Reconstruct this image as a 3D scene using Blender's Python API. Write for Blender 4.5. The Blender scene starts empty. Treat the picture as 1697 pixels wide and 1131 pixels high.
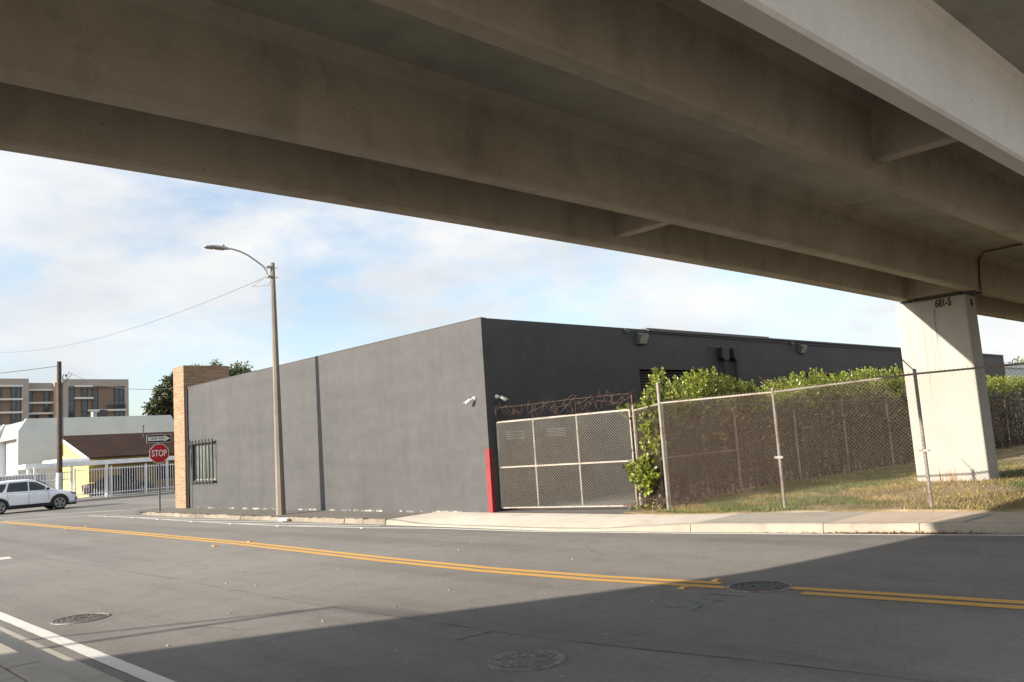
import bpy, bmesh, math, random
from mathutils import Vector, Matrix, noise as mnoise
random.seed(11)
R_ = math.radians
scn = bpy.context.scene
col = scn.collection

# ---------------------------------------------------------------- camera
CAM = ((0.7288712, -0.0352895, -0.6837408), (-0.6813322, -0.1355969, -0.7193051), (-0.0673292, 0.9901354, -0.1228765))
cd = bpy.data.cameras.new('camera')
cam = bpy.data.objects.new('camera', cd)
col.objects.link(cam)
cd.sensor_width = 36
cd.lens = 29.49
cd.clip_start = 0.05
cd.clip_end = 3000
m = Matrix([list(r) + [0] for r in CAM] + [[0, 0, 0, 1]])
m = Matrix.Translation((0, 0, 1.75)) @ m
cam.matrix_world = m
scn.camera = cam

# ---------------------------------------------------------------- sun, sky, exposure
SUNV = Vector((1, -.34, -.39)).normalized()
EL = math.asin(-SUNV.z)
AZ = math.atan2(-SUNV.x, -SUNV.y)
sd = bpy.data.lights.new('sun', 'SUN')
sd.energy = 5.0
sd.angle = R_(.53)
sd.color = (1, .89, .75)
sun = bpy.data.objects.new('sun', sd)
col.objects.link(sun)
sun.rotation_euler = SUNV.to_track_quat('-Z', 'Y').to_euler()
sun.location = (-40, 15, 30)
scn.view_settings.view_transform = 'Standard'
scn.view_settings.look = 'None'
scn.view_settings.gamma = 1
scn.view_settings.exposure = 1.20
world = bpy.data.worlds.new('World')
scn.world = world
world.use_nodes = True

def world_nodes():
    nt = world.node_tree
    N = nt.nodes
    L = nt.links.new
    for n in list(N): N.remove(n)
    out = N.new('ShaderNodeOutputWorld')
    bg = N.new('ShaderNodeBackground')
    bg.inputs['Strength'].default_value = .10
    sky = N.new('ShaderNodeTexSky')
    sky.sky_type = 'NISHITA'
    sky.sun_disc = False
    sky.sun_elevation = EL
    sky.sun_rotation = AZ
    sky.air_density = 1.0
    sky.dust_density = 1.2
    sky.ozone_density = 1.6
    tc = N.new('ShaderNodeTexCoord')
    comb = tc.outputs['Generated']
    mp = N.new('ShaderNodeMapping')
    mp.inputs['Location'].default_value = (2.3, .9, .35)
    mp.inputs['Scale'].default_value = (1, 1, 2.1)
    L(comb, mp.inputs[0])
    n1 = N.new('ShaderNodeTexNoise')
    n1.inputs['Scale'].default_value = 4.0
    n1.inputs['Detail'].default_value = 9
    n1.inputs['Roughness'].default_value = .58
    n1.inputs['Distortion'].default_value = .15
    L(mp.outputs[0], n1.inputs['Vector'])
    r1 = N.new('ShaderNodeValToRGB')
    r1.color_ramp.elements[0].position = .37; r1.color_ramp.elements[0].color = (.30, .30, .30, 1)
    r1.color_ramp.elements[1].position = .54; r1.color_ramp.elements[1].color = (.97, .97, .97, 1)
    L(n1.outputs['Fac'], r1.inputs[0])
    n2 = N.new('ShaderNodeTexNoise')
    n2.inputs['Scale'].default_value = 4.2
    n2.inputs['Detail'].default_value = 6
    mp2 = N.new('ShaderNodeMapping'); mp2.inputs['Location'].default_value = (9, 4, 2); mp2.inputs['Scale'].default_value = (1, 1, 3)
    L(comb, mp2.inputs[0]); L(mp2.outputs[0], n2.inputs['Vector'])
    r2 = N.new('ShaderNodeValToRGB')
    r2.color_ramp.elements[0].position = .35; r2.color_ramp.elements[0].color = CLOUD_GREY
    r2.color_ramp.elements[1].position = .62; r2.color_ramp.elements[1].color = CLOUD_WHITE
    L(n2.outputs['Fac'], r2.inputs[0])
    # clouds on the sun's side are brighter
    dt = N.new('ShaderNodeVectorMath'); dt.operation = 'DOT_PRODUCT'
    L(comb, dt.inputs[0]); dt.inputs[1].default_value = (-SUNV.x, -SUNV.y, -SUNV.z)
    mr = N.new('ShaderNodeMapRange'); mr.inputs[1].default_value = .12; mr.inputs[2].default_value = 1; mr.inputs[3].default_value = 1; mr.inputs[4].default_value = 2.2
    L(dt.outputs['Value'], mr.inputs[0])
    cl = N.new('ShaderNodeMix'); cl.data_type = 'RGBA'; cl.blend_type = 'MULTIPLY'; cl.inputs[0].default_value = 1
    L(r2.outputs[0], cl.inputs[6]); L(mr.outputs[0], cl.inputs[7])
    skm = N.new('ShaderNodeMix'); skm.data_type = 'RGBA'; skm.blend_type = 'MULTIPLY'
    skm.inputs[0].default_value = 1
    skm.inputs[7].default_value = SKY_TINT
    L(sky.outputs[0], skm.inputs[6])
    mix = N.new('ShaderNodeMix'); mix.data_type = 'RGBA'
    L(r1.outputs[0], mix.inputs[0]); L(skm.outputs[2], mix.inputs[6]); L(cl.outputs[2], mix.inputs[7])
    L(mix.outputs[2], bg.inputs['Color'])
    L(bg.outputs[0], out.inputs[0])
CLOUD_GREY = (3.2, 3.4, 3.62, 1)
CLOUD_WHITE = (4.3, 4.3, 4.28, 1)
SKY_TINT = (1.05, 1.10, 1.12, 1)
world_nodes()

# ---------------------------------------------------------------- materials
MATS = {}
def nodes_of(name):
    mt = bpy.data.materials.new(name)
    mt.use_nodes = True
    nt = mt.node_tree
    return mt, nt, nt.nodes['Principled BSDF'], nt.nodes, nt.links.new

def noise(N, L, vec, scale, detail=6, rough=.55, dist=0, stretch=None):
    if stretch:
        mp = N.new('ShaderNodeMapping'); mp.inputs['Scale'].default_value = stretch
        L(vec, mp.inputs[0]); vec = mp.outputs[0]
    n = N.new('ShaderNodeTexNoise')
    n.inputs['Scale'].default_value = scale
    n.inputs['Detail'].default_value = detail
    n.inputs['Roughness'].default_value = rough
    n.inputs['Distortion'].default_value = dist
    L(vec, n.inputs['Vector'])
    return n.outputs['Fac']

def ramp(N, L, fac, stops):
    r = N.new('ShaderNodeValToRGB')
    e = r.color_ramp.elements
    while len(e) < len(stops): e.new(.5)
    for i, (p, c) in enumerate(stops):
        e[i].position = p
        e[i].color = (c, c, c, 1) if isinstance(c, (int, float)) else (*c, 1)
    L(fac, r.inputs[0])
    return r.outputs[0]

def mixc(N, L, fac, a, b, mode='MIX'):
    mx = N.new('ShaderNodeMix'); mx.data_type = 'RGBA'; mx.blend_type = mode
    for sock, v in ((mx.inputs[0], fac), (mx.inputs[6], a), (mx.inputs[7], b)):
        if hasattr(v, 'is_output'): L(v, sock)
        elif isinstance(v, (int, float)): sock.default_value = v
        else: sock.default_value = (*v[:3], 1)
    return mx.outputs[2]

def bump(N, L, bsdf, h, strength=.3, dist=.01):
    b = N.new('ShaderNodeBump')
    b.inputs['Strength'].default_value = strength
    b.inputs['Distance'].default_value = dist
    L(h, b.inputs['Height'])
    L(b.outputs[0], bsdf.inputs['Normal'])

def pos(N):
    return N.new('ShaderNodeNewGeometry').outputs['Position']

def M(name, c=(.5, .5, .5), rough=.7, metal=0., var=.12, scale=3., fine=40., bmp=.15, c2=None, spec=.5, coat=0., stain=0.):
    """generic weathered paint / metal / concrete: large and fine colour variation, slight bump"""
    if name in MATS: return MATS[name]
    mt, nt, B, N, L = nodes_of(name)
    p = pos(N)
    a = noise(N, L, p, scale, 7, .6)
    f = noise(N, L, p, fine, 3)
    base = c2 if c2 else tuple(x * (1 - 2 * var) for x in c)
    cc = mixc(N, L, ramp(N, L, a, [(.32, 0), (.68, 1)]), base, c if c2 else tuple(min(1, x * (1 + var)) for x in c))
    cc = mixc(N, L, var * 1.5, cc, ramp(N, L, f, [(.3, .35), (.7, 1.)]), 'MULTIPLY')
    if stain:
        s = noise(N, L, p, 2.2, 8, .7, .4, (1, 1, .25))
        cc = mixc(N, L, ramp(N, L, s, [(.52, 0.), (.72, stain)]), cc, tuple(x * .45 for x in c))
    L(cc, B.inputs['Base Color'])
    B.inputs['Roughness'].default_value = rough
    B.inputs['Metallic'].default_value = metal
    B.inputs['Specular IOR Level'].default_value = spec
    if coat:
        B.inputs['Coat Weight'].default_value = coat
        B.inputs['Coat Roughness'].default_value = .05
    if bmp: bump(N, L, B, f, bmp, .004)
    MATS[name] = mt
    return mt

def m_asphalt(name, c, tint=1.):
    if name in MATS: return MATS[name]
    mt, nt, B, N, L = nodes_of(name)
    p = pos(N)
    big = noise(N, L, p, .22, 5, .55)
    lane = noise(N, L, p, .55, 6, .6, .2, (1.4, .10, 1))
    mid = noise(N, L, p, 2.3, 7, .65, .3)
    fine = noise(N, L, p, 75, 4, .7)
    spk = noise(N, L, p, 34, 2, .5)
    cc = mixc(N, L, ramp(N, L, big, [(.3, 0), (.7, 1)]), tuple(x * .86 for x in c), tuple(x * 1.1 for x in c))
    cc = mixc(N, L, .85, cc, ramp(N, L, lane, [(.3, .66), (.52, .98), (.75, 1.04)]), 'MULTIPLY')
    cc = mixc(N, L, .6, cc, ramp(N, L, mid, [(.28, .68), (.5, .97), (.8, 1.0)]), 'MULTIPLY')
    cc = mixc(N, L, .75, cc, ramp(N, L, fine, [(.30, .45), (.62, 1.05)]), 'MULTIPLY')
    ag = noise(N, L, p, 17, 3, .8)
    cc = mixc(N, L, .5, cc, ramp(N, L, ag, [(.32, .62), (.55, 1.0), (.75, 1.15)]), 'MULTIPLY')
    cc = mixc(N, L, ramp(N, L, spk, [(.70, 0), (.78, .45)]), cc, (.40, .38, .35))
    vo = N.new('ShaderNodeTexVoronoi'); vo.feature = 'DISTANCE_TO_EDGE'; vo.inputs['Scale'].default_value = .33
    wp = N.new('ShaderNodeMix'); wp.data_type = 'RGBA'; wp.blend_type = 'LINEAR_LIGHT'; wp.inputs[0].default_value = .35
    nw = N.new('ShaderNodeTexNoise'); nw.inputs['Scale'].default_value = 1.1; nw.inputs['Detail'].default_value = 6
    L(p, nw.inputs['Vector']); L(p, wp.inputs[6]); L(nw.outputs['Color'], wp.inputs[7]); L(wp.outputs[2], vo.inputs['Vector'])
    ck = N.new('ShaderNodeMath'); ck.operation = 'MULTIPLY'
    L(ramp(N, L, vo.outputs['Distance'], [(.0015, .75), (.005, 0)]), ck.inputs[0])
    L(ramp(N, L, noise(N, L, p, .35, 3), [(.54, 0), (.64, .8)]), ck.inputs[1])
    cc = mixc(N, L, ck.outputs[0], cc, (.05, .047, .044))
    oil = noise(N, L, p, .9, 6, .7, .6, (1, .45, 1))
    cc = mixc(N, L, ramp(N, L, oil, [(.60, 0), (.74, .5)]), cc, (.07, .066, .06))
    L(cc, B.inputs['Base Color'])
    B.inputs['Roughness'].default_value = .88
    B.inputs['Specular IOR Level'].default_value = .3
    bump(N, L, B, fine, .35, .006)
    MATS[name] = mt
    return mt

def m_stucco(name, c):
    if name in MATS: return MATS[name]
    mt, nt, B, N, L = nodes_of(name)
    p = pos(N)
    big = noise(N, L, p, .5, 6, .6, .3)
    hor = noise(N, L, p, 1.1, 6, .65, .3, (.35, .35, 2.4))
    fine = noise(N, L, p, 26, 5, .7)
    cc = mixc(N, L, ramp(N, L, big, [(.3, 0), (.7, 1)]), tuple(x * .86 for x in c), tuple(x * 1.08 for x in c))
    cc = mixc(N, L, .7, cc, ramp(N, L, hor, [(.3, .80), (.6, 1.04)]), 'MULTIPLY')
    cc = mixc(N, L, .5, cc, ramp(N, L, fine, [(.3, .84), (.7, 1.05)]), 'MULTIPLY')
    md = noise(N, L, p, 3.2, 7, .65, .5)
    cc = mixc(N, L, .6, cc, ramp(N, L, md, [(.3, .78), (.7, 1.12)]), 'MULTIPLY')
    vs_ = noise(N, L, p, 2.0, 6, .65, 0, (1, 1, .05))
    cc = mixc(N, L, .6, cc, ramp(N, L, vs_, [(.30, .80), (.5, 1.0), (.75, 1.05)]), 'MULTIPLY')
    # flaked paint and lime bloom along the foot of the wall
    sx = N.new('ShaderNodeSeparateXYZ'); L(p, sx.inputs[0])
    foot = ramp(N, L, sx.outputs[2], [(.13, 1), (.19, 0)])
    fl = noise(N, L, p, 1.9, 8, .75)
    msk = N.new('ShaderNodeMath'); msk.operation = 'MULTIPLY'
    L(foot, msk.inputs[0]); L(ramp(N, L, fl, [(.53, 0), (.60, .9)]), msk.inputs[1])
    cc = mixc(N, L, msk.outputs[0], cc, (.45, .43, .40))
    # scuffs and drip marks
    sc = noise(N, L, p, 1.6, 8, .75, .5, (1, 1, .3))
    cc = mixc(N, L, ramp(N, L, sc, [(.63, 0), (.80, .45)]), cc, tuple(x * 1.7 for x in c))
    L(cc, B.inputs['Base Color'])
    B.inputs['Roughness'].default_value = .62
    B.inputs['Specular IOR Level'].default_value = .35
    h = mixc(N, L, .5, fine, hor)
    bump(N, L, B, h, .35, .012)
    MATS[name] = mt
    return mt

def m_concrete(name, c, warm=None, streak=.5, holes=True, rough=.8):
    if name in MATS: return MATS[name]
    mt, nt, B, N, L = nodes_of(name)
    p = pos(N)
    big = noise(N, L, p, .45, 7, .62, .3)
    mid = noise(N, L, p, 2.4, 7, .68, .4)
    ver = noise(N, L, p, 1.5, 6, .6, 0, (1, 1, .12))
    fine = noise(N, L, p, 45, 4, .65)
    w = warm or tuple(x * .8 for x in c)
    cc = mixc(N, L, ramp(N, L, big, [(.32, 0), (.68, 1)]), w, c)
    cc = mixc(N, L, streak, cc, ramp(N, L, mid, [(.26, .55), (.46, .92), (.75, 1.08)]), 'MULTIPLY')
    cc = mixc(N, L, streak, cc, ramp(N, L, ver, [(.28, .70), (.5, 1.0)]), 'MULTIPLY')
    cc = mixc(N, L, .35, cc, ramp(N, L, fine, [(.3, .7), (.65, 1.05)]), 'MULTIPLY')
    dm = noise(N, L, p, 1.1, 9, .72, .6)
    cc = mixc(N, L, ramp(N, L, dm, [(.62, 0), (.74, streak * .35)]), cc, tuple(x * .38 for x in c))
    if holes:
        v = N.new('ShaderNodeTexVoronoi'); v.inputs['Scale'].default_value = 3.2
        L(p, v.inputs['Vector'])
        cc = mixc(N, L, ramp(N, L, v.outputs['Distance'], [(.028, .8), (.045, 0)]), cc, tuple(x * .25 for x in c))
    L(cc, B.inputs['Base Color'])
    B.inputs['Roughness'].default_value = rough
    B.inputs['Specular IOR Level'].default_value = .3
    bump(N, L, B, mixc(N, L, .4, fine, mid), .25, .008)
    MATS[name] = mt
    return mt

def m_leaf(name, a, b, c, rough=.38, trans=.25):
    """three leaf colours picked per leaf"""
    if name in MATS: return MATS[name]
    mt, nt, B, N, L = nodes_of(name)
    g = N.new('ShaderNodeNewGeometry')
    r = ramp(N, L, g.outputs['Random Per Island'], [(.0, a), (.55, b), (1., c)])
    n = noise(N, L, g.outputs['Position'], 1.4, 4)
    cc = mixc(N, L, .7, r, ramp(N, L, n, [(.3, .6), (.7, 1.1)]), 'MULTIPLY')
    L(cc, B.inputs['Base Color'])
    B.inputs['Roughness'].default_value = rough
    if trans:
        tr = N.new('ShaderNodeBsdfTranslucent'); L(cc, tr.inputs[0])
        ms = N.new('ShaderNodeMixShader'); ms.inputs[0].default_value = trans
        L(B.outputs[0], ms.inputs[1]); L(tr.outputs[0], ms.inputs[2])
        L(ms.outputs[0], nt.nodes['Material Output'].inputs[0])
    MATS[name] = mt
    return mt

def m_glass(name, c, rough=.06):
    if name in MATS: return MATS[name]
    mt, nt, B, N, L = nodes_of(name)
    p = pos(N)
    n = noise(N, L, p, .9, 3)
    L(mixc(N, L, ramp(N, L, n, [(.4, 0), (.6, 1)]), tuple(x * .6 for x in c), c), B.inputs['Base Color'])
    B.inputs['Roughness'].default_value = rough
    B.inputs['Specular IOR Level'].default_value = .8
    MATS[name] = mt
    return mt

def m_stone(name):
    mt, nt, B, N, L = nodes_of(name)
    p = pos(N)
    # thin horizontal courses of split ledge stone on all faces
    sx = N.new('ShaderNodeSeparateXYZ'); L(p, sx.inputs[0])
    ad = N.new('ShaderNodeMath'); ad.operation = 'ADD'
    L(sx.outputs[0], ad.inputs[0]); L(sx.outputs[1], ad.inputs[1])
    cb = N.new('ShaderNodeCombineXYZ'); L(ad.outputs[0], cb.inputs[0]); L(sx.outputs[2], cb.inputs[1])
    br = N.new('ShaderNodeTexBrick')
    br.inputs['Scale'].default_value = 1.0
    br.inputs['Brick Width'].default_value = .37
    br.inputs['Row Height'].default_value = .063
    br.squash = 1.6; br.squash_frequency = 3
    br.inputs['Mortar Size'].default_value = .008
    br.inputs['Color1'].default_value = (.25, .165, .10, 1)
    br.inputs['Color2'].default_value = (.34, .235, .15, 1)
    br.inputs['Mortar'].default_value = (.13, .09, .06, 1)
    br.offset = .37
    L(cb.outputs[0], br.inputs['Vector'])
    n = noise(N, L, p, 4, 6, .7, 0, (1, 1, 4))
    cc = mixc(N, L, .8, br.outputs['Color'], ramp(N, L, n, [(.3, (.55, .5, .5)), (.7, (1.1, 1.1, 1.05))]), 'MULTIPLY')
    L(cc, B.inputs['Base Color'])
    B.inputs['Roughness'].default_value = .85
    bump(N, L, B, mixc(N, L, .5, br.outputs['Fac'], n), -.7, .03)
    MATS[name] = mt
    return mt

def m_ground(name):
    mt, nt, B, N, L = nodes_of(name)
    p = pos(N)
    a = noise(N, L, p, .8, 7, .65, .3)
    b = noise(N, L, p, 6, 6, .7)
    f = noise(N, L, p, 60, 4, .7)
    cc = ramp(N, L, a, [(.35, (.14, .13, .045)), (.5, (.25, .18, .09)), (.66, (.38, .31, .22))])
    cc = mixc(N, L, .8, cc, ramp(N, L, b, [(.3, .55), (.7, 1.15)]), 'MULTIPLY')
    cc = mixc(N, L, .7, cc, ramp(N, L, f, [(.3, .5), (.65, 1.2)]), 'MULTIPLY')
    L(cc, B.inputs['Base Color'])
    B.inputs['Roughness'].default_value = .95
    bump(N, L, B, f, .6, .02)
    MATS[name] = mt
    return mt

def m_paintline(name, c, under=(.13, .125, .115), wear=.55):
    """road paint worn through to the asphalt"""
    mt, nt, B, N, L = nodes_of(name)
    p = pos(N)
    a = noise(N, L, p, 1.1, 6, .7)
    f = noise(N, L, p, 42, 5, .75)
    mm = mixc(N, L, .45, f, a)
    cc = mixc(N, L, ramp(N, L, mm, [(wear, 0), (wear + .1, .75)]), c, under)
    cc = mixc(N, L, .45, cc, ramp(N, L, a, [(.3, .72), (.7, 1.05)]), 'MULTIPLY')
    L(cc, B.inputs['Base Color'])
    B.inputs['Roughness'].default_value = .75
    bump(N, L, B, f, .2, .004)
    MATS[name] = mt
    return mt

def m_shingle(name, c, row=.16):
    mt, nt, B, N, L = nodes_of(name)
    p = pos(N)
    sx = N.new('ShaderNodeSeparateXYZ'); L(p, sx.inputs[0])
    ad = N.new('ShaderNodeMath'); ad.operation = 'ADD'
    L(sx.outputs[0], ad.inputs[0])
    mu = N.new('ShaderNodeMath'); mu.operation = 'MULTIPLY'; mu.inputs[1].default_value = .35
    L(sx.outputs[1], mu.inputs[0]); L(mu.outputs[0], ad.inputs[1])
    cb = N.new('ShaderNodeCombineXYZ'); L(ad.outputs[0], cb.inputs[0]); L(sx.outputs[2], cb.inputs[1])
    br = N.new('ShaderNodeTexBrick')
    br.inputs['Brick Width'].default_value = .32
    br.inputs['Row Height'].default_value = row * .45
    br.inputs['Mortar Size'].default_value = .006
    br.inputs['Scale'].default_value = 1
    br.inputs['Color1'].default_value = (*c, 1)
    br.inputs['Color2'].default_value = (*(x * .78 for x in c), 1)
    br.inputs['Mortar'].default_value = (*(x * .6 for x in c), 1)
    L(cb.outputs[0], br.inputs['Vector'])
    n = noise(N, L, p, .8, 7, .65, .4)
    cc = mixc(N, L, .8, br.outputs['Color'], ramp(N, L, n, [(.3, .6), (.7, 1.15)]), 'MULTIPLY')
    s = noise(N, L, p, 1.7, 6, .7, .2, (1, .4, 3))
    cc = mixc(N, L, ramp(N, L, s, [(.66, 0), (.74, .5)]), cc, tuple(min(1, x * 1.8 + .02) for x in c))
    L(cc, B.inputs['Base Color'])
    B.inputs['Roughness'].default_value = .95
    B.inputs['Specular IOR Level'].default_value = .08
    MATS[name] = mt
    return mt

def m_rusty(name, metal_c, amount=.5, rust=(.16, .06, .025)):
    """galvanised steel breaking out in rust"""
    mt, nt, B, N, L = nodes_of(name)
    p = pos(N)
    a = noise(N, L, p, 2.6, 7, .7, .3)
    f = noise(N, L, p, 22, 5, .7)
    mm = mixc(N, L, .4, a, f)
    fac = ramp(N, L, mm, [(.62 - amount * .3, 0), (.74 - amount * .3, .9)])
    cc = mixc(N, L, fac, metal_c, rust)
    L(cc, B.inputs['Base Color'])
    B.inputs['Roughness'].default_value = .55
    B.inputs['Metallic'].default_value = .25
    bump(N, L, B, f, .2, .003)
    MATS[name] = mt
    return mt

# ---------------------------------------------------------------- geometry helpers
ORG = {}
def setp(o, label=None, cat=None, group=None, kind=None):
    if label: o['label'] = label
    if cat: o['category'] = cat
    if group: o['group'] = group
    if kind: o['kind'] = kind
    return o

def thing(name, label, cat, loc, group=None, rotz=0.):
    o = bpy.data.objects.new(name, None)
    o.empty_display_size = .3
    col.objects.link(o)
    o.location = loc
    o.rotation_euler = (0, 0, rotz)
    ORG[o.name] = Vector(loc)
    return setp(o, label, cat, group)

class MB:
    def __init__(s): s.v = []; s.f = []; s.mi = []; s.sm = []
    def add(s, vs, fs, mi=0, smooth=False):
        k = len(s.v)
        s.v += [tuple(a) for a in vs]
        for f in fs:
            s.f.append([k + i for i in f]); s.mi.append(mi); s.sm.append(smooth)
    def box(s, x0, x1, y0, y1, z0, z1, mi=0):
        s.add([(x0, y0, z0), (x1, y0, z0), (x1, y1, z0), (x0, y1, z0), (x0, y0, z1), (x1, y0, z1), (x1, y1, z1), (x0, y1, z1)],
              [(0, 3, 2, 1), (4, 5, 6, 7), (0, 1, 5, 4), (1, 2, 6, 5), (2, 3, 7, 6), (3, 0, 4, 7)], mi)
        return s
    def obox(s, c, ux, uy, uz, mi=0):
        c = Vector(c); ux = Vector(ux); uy = Vector(uy); uz = Vector(uz)
        vs = [c + a * ux + b * uy + d * uz for d in (-1, 1) for a, b in ((-1, -1), (1, -1), (1, 1), (-1, 1))]
        s.add(vs, [(0, 3, 2, 1), (4, 5, 6, 7), (0, 1, 5, 4), (1, 2, 6, 5), (2, 3, 7, 6), (3, 0, 4, 7)], mi)
        return s
    def tube(s, pts, r, n=8, mi=0, cap=True, smooth=True):
        pts = [Vector(p) for p in pts]
        rs = r if isinstance(r, (list, tuple)) else [r] * len(pts)
        vs = []; fs = []
        up = None
        for i, p in enumerate(pts):
            t = (pts[min(i + 1, len(pts) - 1)] - pts[max(i - 1, 0)]).normalized()
            if up is None:
                up = Vector((0, 0, 1)) if abs(t.z) < .9 else Vector((1, 0, 0))
            a = t.cross(up)
            if a.length < 1e-5: a = t.orthogonal()
            a.normalize(); b = t.cross(a); up = -b if up.dot(b) < 0 else b
            b = up
            a = t.cross(b).normalized()
            for k in range(n):
                w = 2 * math.pi * (k + .5) / n
                vs.append(p + rs[i] * (math.cos(w) * a + math.sin(w) * b))
        for i in range(len(pts) - 1):
            for k in range(n):
                k2 = (k + 1) % n
                fs.append((i * n + k, i * n + k2, i * n + n + k2, i * n + n + k))
        s.add(vs, fs, mi, smooth)
        if cap:
            L = len(pts) - 1
            s.add(vs[:n], [tuple(range(n))[::-1]], mi)
            s.add(vs[L * n:], [tuple(range(n))], mi)
        return s
    def prism(s, poly, axis, a, b, mi=0):
        """poly: 2D list in the other two axes, extruded along axis from a to b"""
        n = len(poly)
        def P(u, v, w):
            return (w, u, v) if axis == 'x' else (u, w, v) if axis == 'y' else (u, v, w)
        vs = [P(u, v, a) for u, v in poly] + [P(u, v, b) for u, v in poly]
        fs = [tuple(range(n)), tuple(range(n, 2 * n))[::-1]]
        for i in range(n):
            j = (i + 1) % n
            fs.append((i, i + n, j + n, j))
        s.add(vs, fs, mi)
        return s
    def strip(s, left, right, mi=0):
        n = len(left)
        vs = [tuple(p) for p in left] + [tuple(p) for p in right]
        s.add(vs, [(i, i + 1, n + i + 1, n + i) for i in range(n - 1)], mi)
        return s
    def build(s, name, mats, parent=None, label=None, bevel=0, sharp=.6, kind=None, recalc=True, org=None):
        me = bpy.data.meshes.new(name)
        o0 = ORG[parent.name] if parent is not None else Vector(org or (0, 0, 0))
        me.from_pydata([(x - o0.x, y - o0.y, z - o0.z) for x, y, z in s.v], [], s.f)
        if not isinstance(mats, (list, tuple)): mats = [mats]
        for mm in mats: me.materials.append(mm)
        me.polygons.foreach_set('material_index', s.mi)
        me.polygons.foreach_set('use_smooth', s.sm)
        me.update()
        if recalc or bevel:
            bm = bmesh.new(); bm.from_mesh(me)
            if bevel:
                bmesh.ops.remove_doubles(bm, verts=bm.verts, dist=1e-5)
            bmesh.ops.recalc_face_normals(bm, faces=bm.faces)
            if bevel:
                es = [e for e in bm.edges if len(e.link_faces) == 2 and e.calc_face_angle(0) > .5]
                bmesh.ops.bevel(bm, geom=es, offset=bevel, segments=2, affect='EDGES', profile=.5, clamp_overlap=True)
            bm.to_mesh(me); bm.free()
        if any(s.sm):
            try: me.set_sharp_from_angle(angle=sharp)
            except Exception: pass
        o = bpy.data.objects.new(name, me)
        col.objects.link(o)
        if parent is not None:
            o.parent = parent
            ORG[o.name] = o0
        else:
            o.location = o0
            ORG[o.name] = o0
        if label: o['label'] = label
        if kind: o['kind'] = kind
        return o

def copy_tree(o, parent=None):
    c = o.copy(); col.objects.link(c)
    if parent is not None: c.parent = parent
    for ch in [k for k in o.children]: copy_tree(ch, c)
    return c

def text_mesh(name, txt, size, matx, M_, parent, extr=.002, align='CENTER', sx=1., bold=.012):
    cu = bpy.data.curves.new(name, 'FONT')
    cu.body = txt; cu.size = size; cu.align_x = align; cu.align_y = 'CENTER'; cu.extrude = extr
    cu.offset = size * bold
    t = bpy.data.objects.new(name, cu)
    col.objects.link(t)
    dg = bpy.context.evaluated_depsgraph_get()
    me = bpy.data.meshes.new_from_object(t.evaluated_get(dg))
    bpy.data.objects.remove(t)
    me.transform(M_ @ Matrix.Diagonal((sx, 1, 1, 1)))
    o0 = ORG[parent.name]
    me.transform(Matrix.Translation(-o0))
    me.materials.clear(); me.materials.append(matx)
    o = bpy.data.objects.new(name, me)
    col.objects.link(o); o.parent = parent; ORG[o.name] = o0
    return o

def frame_mat(origin, xdir, ydir):
    x = Vector(xdir).normalized(); y = Vector(ydir).normalized(); z = x.cross(y)
    mm = Matrix((x, y, z)).transposed().to_4x4()
    mm.translation = Vector(origin)
    return mm

def lerp_table(tab, x):
    if x <= tab[0][0]: return tab[0][1]
    for (a, b), (c, d) in zip(tab, tab[1:]):
        if x <= c: return b + (d - b) * (x - a) / (c - a)
    return tab[-1][1]

def fbm(x, y, z=0, s=1.):
    return mnoise.fractal(Vector((x * s, y * s, z * s)), 1., 2., 4)

def leaf(mb, c, d, nrm, l, w, mi=0):
    d = d.normalized()
    a = d.cross(nrm)
    if a.length < 1e-4: a = d.orthogonal()
    a.normalize(); n = a.cross(d)
    c = Vector(c)
    mb.add([c, c + d * l * .62 + a * w * .5 + n * w * .12, c + d * l, c + d * l * .62 - a * w * .5 + n * w * .12],
           [(0, 1, 2), (0, 2, 3)], mi)

def rnd_dir():
    z = random.uniform(-1, 1); t = random.uniform(0, 2 * math.pi); r = math.sqrt(1 - z * z)
    return Vector((r * math.cos(t), r * math.sin(t), z))

def link_mesh(mb, p0, p1, zb0, zb1, zt0, zt1, pitch=.071, r=.0035, off=(0, 0, 0), twist=True):
    """chain link fabric between two posts: two families of diagonal wires, knuckles along the top edge"""
    p0 = Vector((p0[0], p0[1], 0)); p1 = Vector((p1[0], p1[1], 0))
    U = (p1 - p0); Lh = U.length; U.normalize()
    nrm = Vector((U.y, -U.x, 0))
    H = max(zt0 - zb0, zt1 - zb1)
    def P(u, v, d):
        f = u / Lh
        zb = zb0 + (zb1 - zb0) * f; zt = zt0 + (zt1 - zt0) * f
        q = p0 + U * u + nrm * d
        return Vector((q.x + off[0], q.y + off[1], zb + (zt - zb) * v / H))
    n = int((Lh + H) / pitch) + 1
    for k in range(-int(H / pitch) - 1, int(Lh / pitch) + 2):
        u0 = k * pitch
        for sgn in (1, -1):
            # u = u0 + v (sgn=1)   or  u = u0 + H - v
            if sgn == 1: va, vb = max(0, -u0), min(H, Lh - u0); f = lambda v: u0 + v
            else: va, vb = max(0, u0 + H - Lh), min(H, u0 + H); f = lambda v: u0 + H - v
            if vb - va < .02: continue
            top = vb >= H - 1e-6
            bow = random.uniform(-.004, .004)
            pts = [P(f(va), va, sgn * r * .8), P(f((va + vb) / 2), (va + vb) / 2, sgn * r * .8 + bow), P(f(vb), vb, sgn * r * .8)]
            if top and twist:
                e = pts[-1]
                pts.append(e + Vector((U.x * sgn * .012, U.y * sgn * .012, .032)))
            mb.tube(pts, r, 4, cap=False)

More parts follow.
